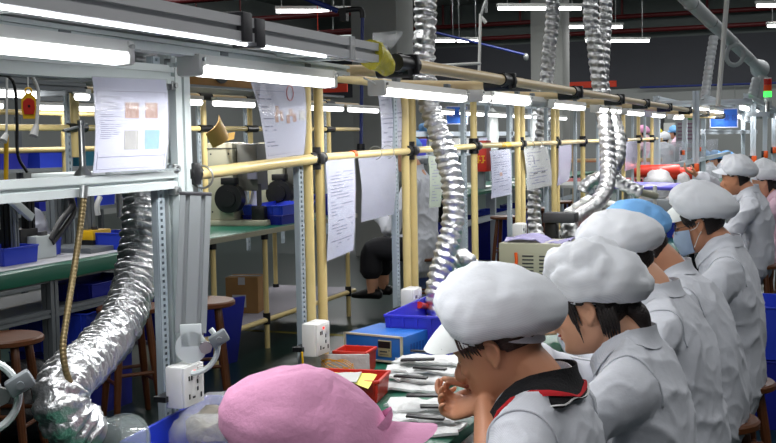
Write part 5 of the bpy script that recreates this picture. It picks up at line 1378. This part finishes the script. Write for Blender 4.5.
t, HM, sp = person('worker with bare brown neck and blue cap bowing down, fourth at bench', e5, .62, .1, 0, vox=.008, seed=17, lean=.11, skin_m=skin2, hair_nape=-.065, stool_label='wooden stool under the blue capped worker', cap_kw=dict(m=bluecap, puff=.75, folds=1.2, brim=False))
e6 = PD(698, 226, 4.60)
t, HM, sp = person('man in white peaked cap, glasses and blue face mask, fifth at bench', e6, .22, .05, 0, vox=.006, seed=23, skin_m=skin2, mask=True, hair_nape=-.05, stool_label='wooden stool under the masked man', wide=1.06, cap_kw=dict(m=capm, brimm=capw, puff=1.05, folds=.6, wide=1.0, brim_tilt=.42))
locks(HM, t, hairm, [([(.062, y, .080-12*y*y), (.080, y, .068-10*y*y), (.091, y, .052-6*y*y), (.092, y, .034)], [.008, .009, .008, .002]) for y in (-.01, .006, .02, .034, .046)]+[([(.055-.008*q, s*.070, .05), (.048-.008*q, s*.0765, .02), (.036-.006*q, s*.077, -.004-.006*(q % 2))], [.006, .006, .001]) for s in (-1, 1) for q in range(6)])
b = MB()
for s in (-1, 1):
    b.torus(HM @ V((.094, s*.032, -.004)), .02, .0012, HM.to_3x3() @ Euler((0, math.pi/2, 0)).to_matrix(), 20, 6); b.tube([HM @ V((.094, s*.052, .0)), HM @ V((.04, s*.08, .004)), HM @ V((-.008, s*.084, .006))], .0013, 6, 3)
b.tube([HM @ V((.095, -.012, -.002)), HM @ V((.1, 0, .002)), HM @ V((.095, .012, -.002))], .0012, 6, 3)
b.build('glasses', charc, t)
e7 = PD(735, 180, 8.1)
t, HM, sp = person('worker in white cap sitting upright with arm raised, sixth at bench', e7, .12, .0, 0, vox=.008, seed=29, skin_m=skin2, seat=.5, hem=.42, stool_label='wooden stool under the worker with raised arm', cap_kw=dict(puff=1.0, folds=1.1),
    armR=(V((.28, -.28, 1.0)), V((.45, -.16, 1.145)), V((.75, .2, .35))))
e8 = PD(764, 184, 8.7)
t, HM, sp = person('worker in white cap and pinkish coat with long dark hair, farthest of row', e8, .12, .0, 0, coat_m=coatp, vox=.009, seed=31, seat=.5, hem=.42, hair_nape=-.09, stool_label='wooden stool under the farthest worker of the row', cap_kw=dict(puff=1.0, folds=1.1))
locks(HM, t, hairm, [([(-.07, .03, -.02), (-.10, .03, -.07), (-.115, .035, -.14), (-.11, .04, -.2)], [.035, .03, .022, .008])])
# nearest person: only the pink cap rises into the picture
e1 = PD(327, 478, 1.66)
t, HM, sp = person('person in pink gathered cap with peak to the right, nearest camera', e1, .16, 0, 0, face=.30, coat_m=coatp, vox=.009, seed=37, stool_label='wooden stool under the pink capped person', cap_kw=dict(m=pinkm, puff=1.0, folds=.5, wide=1.0, brim_tilt=-.06, hs=.86, fs=.34, bk=.035))

# --- workers on the far line and beyond
ef = PD(404, 157, 9.0)
t, HM, sp = person('seated worker in white coat and black shorts at the far bench', ef, .35, 0, 0, vox=.009, seed=41, seat=.50, stool=False, hem=.40, shorts=True, foot=.14, cap_kw=dict(m=bluecap))
dup(st0, (t.location.x, t.location.y, -.1), .4, 'wooden stool under the worker in black shorts').scale = (1, 1, .82)
D.objects[[o.name for o in D.objects if o.get('label') == 'wooden stool under the worker in black shorts'][0]].location.z = 0
def bg(u, v, d, label, capm_, coat_m, face=math.pi, stand=True, seed=0, pitch=.1, seat=None, brim=True):
    e = PD(u, v, d); seat_ = .86 if stand else .5
    return person(label, e, pitch, 0, 0, face=face, coat_m=coat_m, vox=.011, seed=seed, stand=stand, seat=seat_ if stand else .5, stool=False, hem=.62 if stand else .4, seams=False, cap_kw=dict(m=capm_, brim=brim, folds=1), shoes=True,
        armL=(V((.12, .26, e.z-.36)), V((.34, .16, e.z-.33)), V((.9, -.3, -.1))), armR=(V((.12, -.26, e.z-.36)), V((.34, -.16, e.z-.33)), V((.9, .3, -.1))))
bg(426, 136, 16, 'distant worker in blue cap behind the tall foil duct', bluecap, coatm, seed=51)
bg(643, 134, 24, 'distant worker in pink cap and pink coat, leftmost of standing group', pinkm, coatp, seed=52, face=2.6, brim=False)
bg(655.5, 135, 26, 'distant worker in bright yellow cap in the standing group', yellowcap, coatp, seed=53, face=2.9)
bg(664.5, 141, 22.5, 'distant worker in white coat and white cap in standing group', capm, coatm, seed=54, face=1.4, brim=False)
bg(674, 134, 25, 'distant worker in blue cap and pink coat, right of standing group', bluecap, coatp, seed=55, face=2.8)
bg(702, 161, 17.3, 'distant seated worker in blue cap left of the pale post', bluecap, coatm, stand=False, seed=56, pitch=.3)
bg(716, 161, 19.6, 'distant seated worker in blue cap right of the pale post', bluecap, coatm, stand=False, seed=57, pitch=.3)
bg(727, 160, 22, 'distant seated worker in blue cap, third along the machine frame', bluecap, coatm, stand=False, seed=58, pitch=.3)
# clear bag held up by the sixth worker
hp = PD(684, 182, 8.15)
b = MB().limb([hp+V((-.02, 0, .06)), hp, hp-V((.0, 0, .1))], [(.03, .012), (.055, .02), (.05, .02)], (1, 0, 0), 14, 4); b.disp(lambda p, n: .012*N3(p, 30))
solo(b, 'plastic_bag', milky, 'clear bag held up by the worker with raised arm', 'plastic bag', ang=60)
# ================================================================= light of the hall and view settings
w = D.worlds.new('hall_air'); SC.world = w; w.use_nodes = True
bgd = w.node_tree.nodes['Background']; bgd.inputs[0].default_value = (.75, .82, .9, 1); bgd.inputs[1].default_value = .07
vs = SC.view_settings; SC.display_settings.display_device = 'sRGB'
vs.view_transform = 'Standard'; vs.look = 'None'; vs.exposure = -.15; vs.gamma = 1.0; vs.use_curve_mapping = False
bpy.context.view_layer.update()
